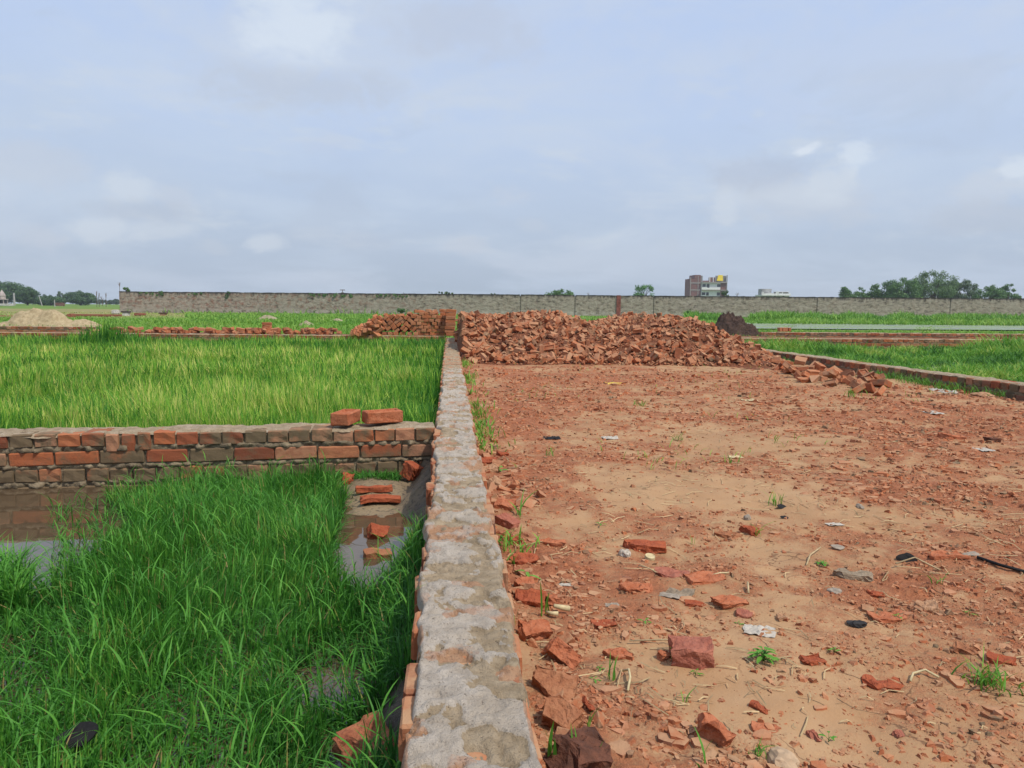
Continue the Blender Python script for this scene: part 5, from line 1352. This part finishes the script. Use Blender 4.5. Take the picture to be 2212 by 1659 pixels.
# ------------------------------------------------------------------ far things
def far_wall():
    a = far(259, 677, 78); b_ = far(2600, 693, 79.5)
    d = (b_-a)[:2]; L = np.linalg.norm(d); d = d/L
    root = thing('boundary_wall', (a[0], a[1], -.4), 'long weathered grey brown boundary wall closing off the meadow', 'wall', rot=(0, 0, math.atan2(d[1], d[0])))
    def xat(px):
        r0 = ray(px, 660); # intersect in plan
        A = np.array([[d[0], -r0[0]], [d[1], -r0[1]]]); s = np.linalg.solve(A, -a[:2]); return s[0]
    joints = [0]+[xat(p) for p in (1124, 1242, 1412, 1765, 2053)]+[L]
    B = Batch()
    for i in range(len(joints)-1):
        x0, x1 = joints[i]+(.05 if i else 0), joints[i+1]-.05
        nx = int((x1-x0)/.25)+2; nz = 14
        xs = np.linspace(x0, x1, nx); H = 2.22+.05*(fbm(xs, xs*0, .4, 3, 201)-.5)+.05*(fbm(xs, xs*0, 2.5, 2, 203)-.5)
        GX, GT = np.meshgrid(xs, np.linspace(0, 1, nz)); GZ = GT*H[None]
        GYf = -.04*(fbm(GX, GZ, 1.5, 4, 202)-.5)
        Vf = np.stack([GX, GYf, GZ], -1).reshape(-1, 3); Vb = np.stack([GX, GX*0+.25, GZ], -1).reshape(-1, 3)
        F = grid_faces(nz, nx); m = len(Vf)
        top = np.arange(nx)+(nz-1)*nx
        ft = np.stack([top[:-1], top[1:], top[1:]+m, top[:-1]+m], 1)
        ends = [np.stack([np.arange(nz-1)*nx+e, (np.arange(nz-1)+1)*nx+e, (np.arange(nz-1)+1)*nx+e+m, np.arange(nz-1)*nx+e+m], 1) for e in (0, nx-1)]
        B.addraw(np.concatenate([Vf, Vb]), np.concatenate([F, F[:, ::-1]+m, ft]+ends))
    B.addraw(np.array([(0, .08, 0), (L, .08, 0), (L, .08, 2.1), (0, .08, 2.1), (0, .2, 0), (L, .2, 0), (L, .2, 2.1), (0, .2, 2.1)]), np.array([(0, 1, 2, 3), (5, 4, 7, 6), (3, 2, 6, 7)]))
    m = M('weathered_wall'); v = m.coord()
    n1 = m.noise(.5, 5, .6, v); n2 = m.noise(2.2, 6, .65, v); 
    mp = m.n('Mapping', {'Scale': (1, 1, 2.2)}); m.set(mp.inputs['Vector'], v); n3 = m.noise(2.0, 7, .72, mp.outputs[0], .6)
    mp2 = m.n('Mapping', {'Scale': (2.2, 1, .35)}); m.set(mp2.inputs['Vector'], v); n4 = m.noise(2, 5, .6, mp2.outputs[0])
    sx = m.n('SeparateXYZ', {0: v}); zf = sx.outputs[2]; xf = sx.outputs[0]
    c = m.mix(m.rng(n3, .3, .7), (.18, .15, .112), (.42, .365, .29))
    c = m.mix(m.mathn('MULTIPLY', m.rng(n2, .48, .62), m.rng(xf, 40, 12, .15, .8)), c, (.25, .125, .085))
    c = m.mix(m.rng(n3, .34, .46, .85, 0), c, (.075, .06, .047))
    c = m.mix(m.mathn('MULTIPLY', m.rng(zf, 2.08, 2.16), m.rng(n4, .3, .45)), c, (.03, .028, .025))
    c = m.mix(m.rng(n1, .45, .7, 0, .4), c, (.40, .35, .28))
    pale = m.mathn('MULTIPLY', m.rng(zf, .75, .35), m.rng(n2, .42, .6, 0, .6)); c = m.mix(pale, c, (.47, .44, .38))
    stain = m.mathn('MULTIPLY', m.rng(m.mathn('ADD', zf, m.mathn('MULTIPLY', n4, 1.3)), 2.5, 2.95), .92); c = m.mix(stain, c, (.045, .04, .035))
    ob('wall_panels', B.mesh('wall_panels'), m.done(m.pbr(c, .95, m.bump(m.mathn('ADD', n3, n2), .8, .06), .1)), root)
    xp = xat(1336); bm = bmesh.new(); bm_box(bm, (xp, -.03, 1.11), (.42, .12, 2.24))
    ob('brick_pier', bm_mesh(bm, 'brick_pier'), flat_mat('pier_red', (.22, .075, .055), .95, .1, .3, 5), root)
    return a, d
fwa, fwd = far_wall()

def leaf_cloud(centers, radii, n, size, seed, squash=1.0):
    """leaf quads in clumps; centers (k,3), radii (k,)"""
    r_ = np.random.default_rng(seed); k = len(centers)
    w = np.array(radii)**2; n = int(n*1.9); idx = r_.choice(k, n, p=w/w.sum())
    d = r_.normal(0, 1, (n, 3)); d /= np.linalg.norm(d, axis=1)[:, None]
    rad = np.array(radii)[idx]*(.15+1.0*r_.random(n)**.6)
    P = np.array(centers)[idx]+d*rad[:, None]*np.array([1, 1, squash])
    nn = d+r_.normal(0, .6, (n, 3)); nn /= np.linalg.norm(nn, axis=1)[:, None]
    t1 = np.cross(nn, r_.normal(0, 1, (n, 3))); t1 /= np.linalg.norm(t1, axis=1)[:, None]; t2 = np.cross(nn, t1)
    s = size*(.6+.8*r_.random(n))[:, None]
    V = np.stack([P-t1*s, P-t2*s*.55, P+t1*s, P+t2*s*.55], 1).reshape(-1, 3)
    return V, np.arange(n*4).reshape(-1, 4), np.repeat(r_.random(n), 4)
def leaf_mat(name, a, b_, c_):
    return grass_mat(name, [(0, a), (.5, b_), (1, c_)], .25, .55)
ML_DARK = leaf_mat('foliage_dark', (.04, .085, .035), (.07, .14, .05), (.11, .20, .065))
ML_MID = leaf_mat('foliage_mid', (.055, .12, .035), (.10, .20, .055), (.165, .29, .085))
ML_PALE = leaf_mat('foliage_pale', (.07, .12, .05), (.11, .175, .08), (.16, .22, .11))
ML_FAR = leaf_mat('foliage_distant', (.045, .085, .045), (.07, .115, .06), (.09, .14, .075))
MAT_BARK = flat_mat('bark', (.10, .075, .055), .95, .1, .3, 6)
def tree(px0, px1, py_top, py_base, dist, label, seed, mat, n=5000, leafpx=1.5, name='tree', gaps=.0, nclump=26, group=None, trunk=True, shape=1.0):
    base = far((px0+px1)/2, py_base, dist); k = dist/FPX
    W = (px1-px0)*k/2; z0 = -.4; H = (base[2]+(py_base-py_top)*k)-z0
    r_ = random.Random(seed); root = thing(name, (base[0], base[1], z0), label, 'tree', group)
    cs, rs = [], []
    zb = H*(.05 if (px1 < 300 or not trunk) else .14)
    while len(cs) < nclump*2:
        a, b_, c = r_.uniform(-1, 1), r_.uniform(-1, 1), r_.uniform(-1, 1)
        q = a*a+b_*b_+c*c
        if q > 1 or q < .2: continue
        rr_ = W*r_.uniform(.19, .34)*(1-gaps*.25)*(.75 if c > .5 else 1)
        m_ = (zb+H)/2
        cs.append((a*(W-rr_*.55), b_*(W-rr_*.6)*.8, m_+c*((H-zb)/2-rr_*.5)*shape)); rs.append(rr_)
    V, Q, A = leaf_cloud(cs, rs, n, leafpx*k, seed, .75)
    V[:, 2] = np.maximum(V[:, 2], .05)
    me = np_mesh('crown', V, Q); attr(me, 'tint', A); ob('crown', me, mat, root)
    bm = bmesh.new(); t = W*.06
    tube(bm, [(0, 0, -.1), (W*.03, 0, H*.2), (0, 0, H*.42), (W*.05, 0, H*.62)], [t*1.3, t, t*.8, t*.35], 8)
    for c in cs[:9]:
        tube(bm, [(0, 0, H*.3), (c[0]*.5, c[1]*.5, H*.3+(c[2]-H*.3)*.6), c], [t*.5, t*.3, t*.1], 5)
    ob('trunk', bm_mesh(bm, 'trunk', True), MAT_BARK, root)
    return root
# right-hand group
tree(1810, 1876, 614, 648, 140, 'rounded bright green tree at the left end of the right tree line', 1, ML_MID, 4000, nclump=20, gaps=.5)
tree(1856, 1924, 613, 650, 142, 'low dense green tree second from the left end of the right tree line', 2, ML_MID, 4000, nclump=22, gaps=.5)
tree(1900, 1990, 595, 650, 140, 'dark spiky crowned tree between the low trees and the tallest tree', 3, ML_MID, 8500, nclump=30, gaps=.5)
tree(1962, 2072, 581, 652, 142, 'tallest open crowned tree with visible branches in the right tree line', 4, leaf_mat('foliage_acacia', (.08, .14, .05), (.125, .21, .07), (.18, .28, .105)), 6500, nclump=40, gaps=.9)
tree(2034, 2112, 602, 652, 144, 'thin greyish green tree sloping down beside the tallest tree', 5, ML_PALE, 5500, nclump=24, gaps=.7)
tree(2102, 2170, 610, 655, 140, 'separate dark green tree after the gap in the right tree line', 6, ML_MID, 4000, nclump=22, gaps=.5)
tree(2146, 2204, 613, 656, 142, 'dark green tree at the right end of the right tree line', 7, ML_MID, 3300, nclump=18, gaps=.5)
tree(1870, 2110, 641, 652, 150, 'low dark hedge like bush under the right tree line', 8, ML_DARK, 7000, nclump=50, name='bush', trunk=False, shape=.6)
tree(1174, 1250, 622, 648, 120, 'single dark green tree top showing over the middle of the boundary wall', 9, ML_MID, 4500, nclump=18)
# left-hand group
tree(-62, 62, 607, 656, 210, 'largest dark green tree at the left edge behind the small temple', 11, ML_DARK, 11000, nclump=40)
tree(30, 88, 619, 656, 205, 'dark green tree with lighter side right of the small temple', 12, ML_DARK, 7000, nclump=24)
tree(78, 142, 639, 657, 200, 'low dark bushy tree beside the leaning pole', 13, ML_DARK, 5500, nclump=22)
tree(122, 148, 629, 656, 300, 'pale feathery tree far behind between two dark ones', 14, ML_PALE, 2200, nclump=14, gaps=.8)
tree(143, 206, 629, 656, 220, 'dome shaped dark green tree standing alone before the boundary wall end', 15, ML_DARK, 7000, nclump=24)
tree(92, 112, 630, 655, 320, 'spiky distant tree between the dark left trees', 16, ML_FAR, 1800, nclump=10, gaps=.6)
for k_, (a, b_, t_) in enumerate([(203, 226, 646), (222, 246, 647), (240, 264, 646)]):
    tree(a, b_, t_, 655, 330, ['hazy distant bush right of the dome shaped tree', 'hazy distant bush midway to the boundary wall end', 'hazy distant bush touching the boundary wall end'][k_], 20+k_, ML_FAR, 1500, nclump=9, name='bush', trunk=False)
def bush_at(px, py_base, wpx, hpx, dist, label, seed, mat, n=600, name='shrub', leafpx=1.5, hang=False, z0=None):
    b0 = far(px, py_base, dist); k = dist/FPX; r_ = random.Random(seed)
    root = thing(name, b0, label, 'plant')
    cs = [((r_.uniform(-.5, .5))*wpx*k, r_.uniform(-.05, .03) if hang else r_.uniform(-.2, .1), r_.uniform(.05, .95)*hpx*k*(1 if not hang else 1)) for _ in range(max(5, int(wpx/3)))]
    rs = [min(wpx, hpx)*k*r_.uniform(.16, .3) for _ in cs]
    V, Q, A = leaf_cloud(cs, rs, n, leafpx*k, seed)
    if hang: V[:, 1] *= .35
    me = np_mesh('foliage', V, Q); attr(me, 'tint', A); ob('foliage', me, mat, root)
    if not hang:
        bm = bmesh.new()
        for c in cs[:7]: tube(bm, [(0, 0, -hpx*k*.3), (c[0]*.4, c[1], c[2]*.5), c], [.05, .035, .012], 5)
        ob('stem', bm_mesh(bm, 'stem'), MAT_BARK, root)
    return root
bush_at(275.5, 631, 9, 18, 78.3, 'small leafy sapling growing on the left end of the boundary wall', 31, ML_MID, 350)
bush_at(1391, 644, 36, 27, 85, 'tallest airy bush rising behind the boundary wall right of centre', 32, leaf_mat('foliage_airy', (.08, .2, .06), (.13, .27, .09), (.19, .34, .13)), 700)
bush_at(962, 641, 34, 10, 82, 'sparse pale plant over the wall above the brick column', 33, ML_PALE, 200)
bush_at(1068, 642, 26, 8, 82, 'sparse pale plant over the wall above the rubble heap', 34, ML_PALE, 170)
bush_at(1560, 645, 26, 16, 90, 'grey green bush in front of the unfinished building corner', 35, ML_PALE, 300)
bush_at(560, 690, 0.1+16, 12, 76, 'green weed clump at the foot of the boundary wall near the widest earth mound', 36, ML_MID, 300)
bush_at(867, 680, 14, 17, 76, 'tall green weed at the wall foot behind the tilted stack', 37, ML_MID, 260)
bush_at(1486, 682, 12, 12, 70, 'green weed behind the crest of the rubble heap', 38, ML_MID, 220)
for k_, (a, b_, hh) in enumerate([(300, 330, 5), (336, 350, 9), (408, 436, 5), (668, 716, 5), (722, 760, 8), (812, 842, 6), (850, 880, 6), (488, 496, 14), (344, 352, 14)]):
    py = 632+(b_-259)*.0088
    bush_at((a+b_)/2, py+hh*.75, b_-a, hh, 77.93+1.5*(a-259)/2341, ['creeper draped on the wall top just right of its left end', 'creeper hanging deeper down the wall beside the first creeper', 'short creeper strip on the wall top', 'long creeper strip on the wall top left of centre', 'thick creeper hanging over the wall below the utility pole', 'creeper patch on the wall top behind the stack', 'small creeper patch nearest the pale plant over the brick column', 'narrow creeper growing down the wall face', 'thin creeper on the wall face below the hanging creeper'][k_], 50+k_, ML_DARK if k_ > 6 else ML_MID, int(120+12*(b_-a)), 'creeper', 1.3, True)
# reed plumes and poles
MAT_POLE = flat_mat('concrete_pole', (.36, .34, .32), .9, .2, .15, 3)
MAT_TWIG = flat_mat('dead_twig', (.16, .125, .10), .95, .1, .2, 5)
def pole(px, py0, py1, dist, rad, label, name='utility_pole', arms=(), lean=0.0, mat=None, cat='pole'):
    b0 = far(px, py1, dist); k = dist/FPX; h = (py1-py0)*k
    root = thing(name, (b0[0], b0[1], b0[2]), label, cat, rot=(0, 0, -YAW))
    bm = bmesh.new(); tube(bm, [(0, 0, min(0, -.4-b0[2])), (lean*k, 0, h)], [rad, rad*.7], 8); ob('post', bm_mesh(bm, 'post'), mat or MAT_POLE, root)
    for f, w in arms:
        bm = bmesh.new(); bm_box(bm, (lean*k*f, 0, h*f), (w*k, rad*1.2, rad*1.6)); ob('cross_arm', bm_mesh(bm, 'cross_arm'), mat or MAT_POLE, root)
    return root
pole(740, 625.5, 641, 260, .16, 'utility pole with two cross arms just showing over the wall', arms=[(.55, 6), (.93, 11)], mat=MAT_TWIG)
pole(30.6, 633, 650, 200, .28, 'pale post standing right of the small temple', 'post')
pole(91, 639, 659, 190, .12, 'thin pole leaning left in front of the low bushy tree', 'post', lean=-6)
pole(1857-40, 641, 647, 120, .09, 'short pale fence post on the wall left of the tree line', 'fence_post')
pole(2023-85+84, 640, 650, 82, .06, 'short pale post before the tallest tree', 'fence_post')
pole(2052+44, 640, 652, 83, .06, 'short pale post before the separate dark tree', 'fence_post')
pole(118, 648, 660, 150, .12, 'short grey post by the brown brick block', 'post')
pole(479, 641, 646, 200, .1, 'stub of a far pole over the wall', 'post')
pole(1568, 617, 645, 290, .12, 'thin pole beside the unfinished building', 'post', mat=MAT_TWIG)
def twig(px, py0, py1, dist, label, seed, forks=3, name='dead_sapling', plume=False):
    b0 = far(px, py1, dist); k = dist/FPX; h = (py1-py0)*k; r_ = random.Random(seed)
    bm = bmesh.new(); rad = .55*k
    tube(bm, [(0, 0, -h*.3), (.2*k, 0, h*.5), (r_.uniform(-1, 1)*k, 0, h)], [rad, rad*.8, rad*.5], 5)
    for i in range(forks):
        s = r_.choice((-1, 1)); z = h*r_.uniform(.35, .7)
        tube(bm, [(.2*k, 0, z), (s*r_.uniform(1.5, 3.5)*k, 0, z+h*.2), (s*r_.uniform(3, 4.5)*k, 0, z+h*.38)], [rad*.7, rad*.6, rad*.35], 5)
    if plume:
        tube(bm, [(.1*k, 0, h*.45), (.6*k, 0, h*.75), (1.6*k, 0, h*1.02)], [rad*.6, rad*2.0, rad*.4], 6)
    return tag(ob(name, bm_mesh(bm, name), MAT_TWIG, None, b0), label, 'sapling' if not plume else 'reed')
twig(1592, 632, 645, 85, 'bare forked sapling between the two far buildings', 1, 3)
twig(871, 631, 640, 80, 'bare y shaped twig on the wall behind the tilted stack', 2, 2)
twig(1272, 632, 642, 90, 'bare twig on the wall right of the single tree top', 3, 2)
twig(258.5, 610, 630, 77, 'tall dry reed plume above the left end of the wall', 4, 1, 'reed_plume', True)
twig(209, 629, 655, 60, 'dry reed plume, tallest of three before the hazy bushes', 5, 0, 'reed_plume', True)
twig(214, 633, 656, 60, 'thin dry reed plume right next to the tallest one', 6, 0, 'reed_plume', True)
twig(229, 633, 656, 60, 'dry reed plume standing apart right of the other two', 7, 0, 'reed_plume', True)
twig(221, 640, 656, 62, 'small pale forked sapling among the reed plumes', 8, 3)

# temple
def temple():
    d = 190; k = d/FPX; b0 = far(5.5, 657, d)
    root = thing('temple', (b0[0], b0[1], -.4), 'small pale pink temple with pointed spire at the left edge', 'temple', rot=(0, 0, -YAW))
    mt = flat_mat('temple_plaster', (.40, .33, .30), .9, .2, .2, 1.5)
    H = (657-624)*k
    bm = bmesh.new(); prof = [(1.5, .44), (1.46, .60), (1.62, .62), (1.62, .645), (1.38, .66), (1.42, .70), (1.16, .78), (.82, .87), (.46, .95), (.2, 1.0), (.05, 1.06)]
    rings = []
    for r_, z in prof: rings.append([bm.verts.new((math.cos(i*math.pi/6+.26)*r_*.52, math.sin(i*math.pi/6+.26)*r_*.52, z*H)) for i in range(12)])
    for i in range(len(rings)-1):
        for j in range(12): bm.faces.new((rings[i][j], rings[i][(j+1) % 12], rings[i+1][(j+1) % 12], rings[i+1][j]))
    bm.faces.new(rings[-1]); bm.faces.new(rings[0][::-1]); ob('spire', bm_mesh(bm, 'spire'), mt, root)
    bm = bmesh.new(); bm_box(bm, (0, 0, H*.415), (1.9, 1.9, H*.05)); ob('platform', bm_mesh(bm, 'platform'), mt, root)
    for sx in (-1, 1):
        for sy in (-1, 1):
            bm = bmesh.new(); bm_box(bm, (sx*.75, sy*.75, H*.195), (.16, .16, H*.39)); ob('pillar', bm_mesh(bm, 'pillar'), mt, root)
    bm = bmesh.new(); bm_box(bm, (0, .2, H*.19), (1.2, .9, H*.37)); ob('shrine', bm_mesh(bm, 'shrine'), flat_mat('shrine_dark', (.06, .05, .045), .9, .1, .2, 2), root)
temple()
def slab(px0, px1, py0, py1, dist, dep, mat, label, name, cat, bev=.04):
    k = dist/FPX; b0 = far((px0+px1)/2, py1, dist); w = (px1-px0)*k; h = (py1-py0)*k
    bm = bmesh.new(); bm_box(bm, (0, 0, h/2), (w, dep, h)); bmesh.ops.bevel(bm, geom=bm.edges[:], offset=min(bev, h*.2), segments=2, affect='EDGES')
    bmesh.ops.subdivide_edges(bm, edges=[e for e in bm.edges if e.calc_length() > h*.5], cuts=2, use_grid_fill=True)
    r_ = random.Random(int(px0))
    for v in bm.verts: v.co += Vector((r_.uniform(-1, 1), r_.uniform(-1, 1), r_.uniform(-1, 1)))*h*.05
    return tag(ob(name, bm_mesh(bm, name), mat, None, b0, (0, 0, -YAW)), label, cat)
M_WHITEW = flat_mat('whitewash', (.52, .49, .45), .9, .2, .25, 3)
M_FB = brick_mix('far_brick', [(.23, .075, .05), (.33, .12, .075)])
slab(-20, 25, 656, 660.5, 150, 1.2, M_WHITEW, 'long low white slab below the small temple', 'concrete_slab', 'slab')
slab(123, 137, 654, 661, 145, 1.0, flat_mat('brown_block', (.17, .085, .065), .95, .1, .2, 3), 'brown brick block in the tall grass before the left trees', 'brick_block', 'brick block')
slab(243, 257, 669.5, 678, 64, .5, M_WHITEW, 'rounded whitish concrete lump left of the stool shaped block', 'concrete_lump', 'concrete lump', .12)
def table_block(px0, px1, py0, py1, dist, label, topm, legm):
    k = dist/FPX; b0 = far((px0+px1)/2, py1, dist); w = (px1-px0)*k; h = (py1-py0)*k
    root = thing('stool_block', b0, label, 'block', rot=(0, 0, -YAW))
    bm = bmesh.new(); bm_box(bm, (0, 0, h*.85), (w, w*.7, h*.3)); bmesh.ops.bevel(bm, geom=bm.edges[:], offset=h*.06, segments=1, affect='EDGES'); ob('top', bm_mesh(bm, 'top'), topm, root)
    bm = bmesh.new(); bm_box(bm, (0, 0, h*.35), (w*.7, w*.55, h*.7)); ob('base', bm_mesh(bm, 'base'), legm, root)
table_block(264, 281, 672, 682, 60, 'stool shaped concrete block with dark top beside the wall end', flat_mat('dark_top', (.07, .055, .05), .9, .1, .2, 6), M_WHITEW)
table_block(345, 361, 675, 683, 60, 'small brick pedestal with dark brown top alone in the grass', flat_mat('brown_top', (.09, .05, .04), .9, .1, .2, 6), MB_TAN)
slab(293, 312, 676.5, 682, 60, .6, M_FB, 'flat red brick pile in the grass between stool block and pedestal', 'brick_pile', 'brick pile')
slab(95, 111, 680, 687, 52, .6, M_FB, 'dark brick wall stub right behind the sand heap', 'wall_stub', 'wall stub')
slab(149, 159, 678, 688, 52, .6, M_FB, 'jagged little red brick stump left of the long brick remnant', 'wall_stub', 'wall stub')
slab(-10, 40, 681.5, 686, 54, .3, M_FB, 'low brick remnant behind the sand heap at the left edge', 'wall_remnant', 'wall remnant')
slab(158, 262, 679, 684.5, 55, .3, M_FB, 'long low red brick wall remnant in the meadow left of the boundary wall', 'wall_remnant', 'wall remnant')
slab(112, 150, 681, 685, 56, .3, brick_mix('mossy', [(.17, .12, .06), (.24, .17, .09)]), 'mossy low wall remnant between stub and stump', 'wall_remnant', 'wall remnant')

# unfinished building
def building():
    d = 300; k = d/FPX
    def Z(py): return CAMZ-(py-664.5)*k
    bl = far(1491, 645, d); 
    root = thing('building', (bl[0], bl[1], -.4), 'unfinished four storey building, white front, brick side, yellow sheet on its roof', 'building', rot=(0, 0, -YAW))
    z0 = -.4
    def lx(px): return (px-1491)*k
    mw = flat_mat('white_paint', (.74, .73, .69), .85, .3, .05, 1); mb = flat_mat('raw_brick', (.20, .10, .085), .95, .1, .2, 2.5); mcn = flat_mat('raw_concrete', (.30, .26, .235), .95, .1, .15, 2)
    mdk = flat_mat('dark_opening', (.02, .022, .028), .4, .5, .1, 3); mgr = flat_mat('grey_plaster', (.22, .20, .185), .95, .1, .2, 2)
    X0, XS, XW, X1 = lx(1491), lx(1514.5), lx(1555), lx(1568)
    D = 10.0
    def part(name, boxes, mat, par=root):
        bm = bmesh.new()
        for a, b_, c, dd, e, f in boxes: bm_box(bm, ((a+b_)/2, (c+dd)/2, (e+f)/2), (b_-a, dd-c, f-e))
        return ob(name, bm_mesh(bm, name), mat, par)
    roof = Z(610)-z0
    f3, f2, f1 = Z(614)-z0, Z(629)-z0, Z(644)-z0
    g = 0.0
    part('side_wall', [(X0, XS, .5, D, 0, roof), (X0, lx(1502), .52, D-.1, roof+.003, Z(605)-z0), (lx(1500), lx(1513), .54, D-.2, roof+.006, Z(597)-z0)], mb)
    part('concrete_frame', [(X0-.08, XS, .35, .495, f3-.25, f3+.2), (X0-.08, XS, .35, .495, f2-.25, f2+.2), (X0-.12, X0+.18, .3, .49, 0, Z(602)-z0), (lx(1507), lx(1508.5), .4, .49, 0, Z(600)-z0), (lx(1513), XS+.05, .3, .49, 0, roof)], mcn)
    part('front_wall', [(XS+.06, XW, 0, D-.4, 0, f3-.003)], mw)
    part('end_wall', [(XW+.003, X1, -.05, D-.3, 0, f3-.006)], mb)
    part('slab', [(XS+.06, X1+.1, -.7, D-.3, f3+.0, f3+.4), (XS+.06, X1+.1, -.9, -.06, f2-.2, f2+.15)], mcn)
    part('balcony', [(XS+.1, lx(1526), -.88, -.72, f2+.16, Z(623.5)-z0), (lx(1526.01), lx(1548), -.9, -.74, f2+.16, Z(624.5)-z0)], mw)
    part('corner_post', [(X1-.1, X1+.18, -.35, -.06, 0, Z(597)-z0)], mgr)
    part('parapet', [(lx(1517), lx(1530), .1, .3, f3+.403, f3+.9), (lx(1530.2), lx(1544), .6, .85, f3+.406, Z(602)-z0)], mb)
    part('rooftop_wall', [(lx(1544.3), X1-.12, .3, .6, f3+.409, Z(598.5)-z0)], mgr)
    part('stair_wall', [(lx(1513.2), lx(1517), .6, 3, f3+.409, Z(598.5)-z0)], mgr)
    part('white_column', [(lx(1531.5), lx(1533), .35, .595, f3+.41, Z(601)-z0)], mw)
    part('white_column', [(lx(1539), lx(1540.3), .35, .595, f3+.41, Z(602)-z0)], mw)
    for nm, a, b_, c, dd in [('window', 1516.5, 1523, 616.5, 622.5), ('door', 1525.5, 1531, 616.5, 626), ('window', 1551, 1555-.4, 617, 622.3), ('window', 1548, 1554.6, 617, 622.3), ('window', 1516, 1522.5, 634.5, 640), ('window', 1525, 1530, 634.5, 641), ('window', 1548, 1554, 634.5, 641)]:
        if nm == 'window' and a == 1551: continue
        w = part(nm, [(lx(a), lx(b_), -.03, .05, Z(dd)-z0, Z(c)-z0)], mdk)
        part('frame', [(lx(a)-.08, lx(b_)+.08, -.06, -.031, Z(c)-z0, Z(c)-z0+.1), (lx(a)-.08, lx(a), -.06, -.031, Z(dd)-z0, Z(c)-z0-.002), (lx(b_), lx(b_)+.08, -.06, -.031, Z(dd)-z0, Z(c)-z0-.002)], mgr, w)
    bm = bmesh.new(); zt, zb = Z(597)-z0, Z(609.5)-z0
    q = [(lx(1550), -.0, zt), (lx(1559.5), -.0, zt), (lx(1559.5), -.45, zb), (lx(1546), -.45, zb)]
    vs = [bm.verts.new((p[0], p[1]+.25, p[2])) for p in q]; f = bm.faces.new(vs); ex = bmesh.ops.extrude_face_region(bm, geom=[f])
    for g_ in ex['geom']:
        if isinstance(g_, bmesh.types.BMVert): g_.co.y -= .06
    bmesh.ops.recalc_face_normals(bm, faces=bm.faces[:])
    sh = ob('tarpaulin', bm_mesh(bm, 'tarpaulin'), flat_mat('yellow_sheet', (.72, .52, .015), .6, .3, .08, 1.5), None)
    sh.matrix_world = Matrix.Translation(Vector((bl[0], bl[1], -.4))) @ Matrix.Rotation(-YAW, 4, 'Z') @ Matrix.Translation((0, 0, 0))
    tag(sh, 'bright yellow tarpaulin hung over the roof parapet of the unfinished building', 'tarpaulin')
building()
def house():
    d = 260; k = d/FPX
    def Z(py): return CAMZ-(py-665.5)*k+.4
    bl = far(1645, 645, d); root = thing('house', (bl[0], bl[1], -.4), 'low white flat roofed house with stained water tank room behind the wall', 'house', rot=(0, 0, -YAW))
    def lx(px): return (px-1645)*k
    mw = flat_mat('house_white', (.66, .65, .62), .9, .2, .15, 1.2); mg = flat_mat('house_stained', (.33, .32, .31), .95, .1, .45, .9); mdk = flat_mat('house_dark', (.06, .055, .05), .8, .2, .2, 2)
    def part(name, boxes, mat, par=root):
        bm = bmesh.new()
        for a, b_, c, dd, e, f in boxes: bm_box(bm, ((a+b_)/2, (c+dd)/2, (e+f)/2), (b_-a, dd-c, f-e))
        return ob(name, bm_mesh(bm, name), mat, par)
    part('wall', [(lx(1647), lx(1704), 0, 7, 0, Z(641))], mw)
    part('roof_slab', [(lx(1645), lx(1707), -.6, 7.2, Z(641)+.003, Z(639))], mw)
    part('parapet', [(lx(1646), lx(1706), -.4, -.2, Z(639)+.003, Z(636)), (lx(1645.5), lx(1648), -.5, -.41, Z(639)+.003, Z(633)), (lx(1675), lx(1681), -.39, -.2, Z(636)+.003, Z(632)), (lx(1688), lx(1689.5), -.39, -.2, Z(636)+.003, Z(633))], mw)
    part('tank_room', [(lx(1647.5), lx(1669), 1.5, 5, Z(639)+.004, Z(626.5))], mg)
    part('roof_shed', [(lx(1681.5), lx(1705), 1.2, 5, Z(639)+.004, Z(633.5))], mdk)
    part('shed_roof', [(lx(1681), lx(1707), .8, 5.2, Z(633.5)+.003, Z(632))], mw)
    part('window', [(lx(1672), lx(1675), -.05, .1, Z(643), Z(641.5)), (lx(1690), lx(1694), -.05, .1, Z(643), Z(641.5))], mdk)
house()

# ------------------------------------------------------------------ air
bm = bmesh.new(); bm_box(bm, (0, 175, 12.5), (760, 390, 28.6))
hz = M('haze'); pv = hz.n('VolumePrincipled', {'Density': .00045, 'Anisotropy': .2}); hz.set(pv.inputs['Color'], (.86, .92, 1.0))
hz.t.links.new(pv.outputs[0], hz.out.inputs['Volume'])
tag(ob('haze', bm_mesh(bm, 'haze'), hz.m), 'thin pale haze over the fields', 'haze', kind='stuff')

# ------------------------------------------------------------------ render settings
sc.view_settings.view_transform = 'Standard'; sc.view_settings.look = 'None'
sc.view_settings.exposure = .12; sc.view_settings.gamma = 1
sc.render.engine = 'CYCLES'
cy = sc.cycles
cy.max_bounces = 6; cy.diffuse_bounces = 3; cy.glossy_bounces = 3; cy.transmission_bounces = 3; cy.transparent_max_bounces = 4
cy.use_denoising = True; cy.use_adaptive_sampling = True; cy.adaptive_threshold = .012
cy.caustics_reflective = False; cy.caustics_refractive = False
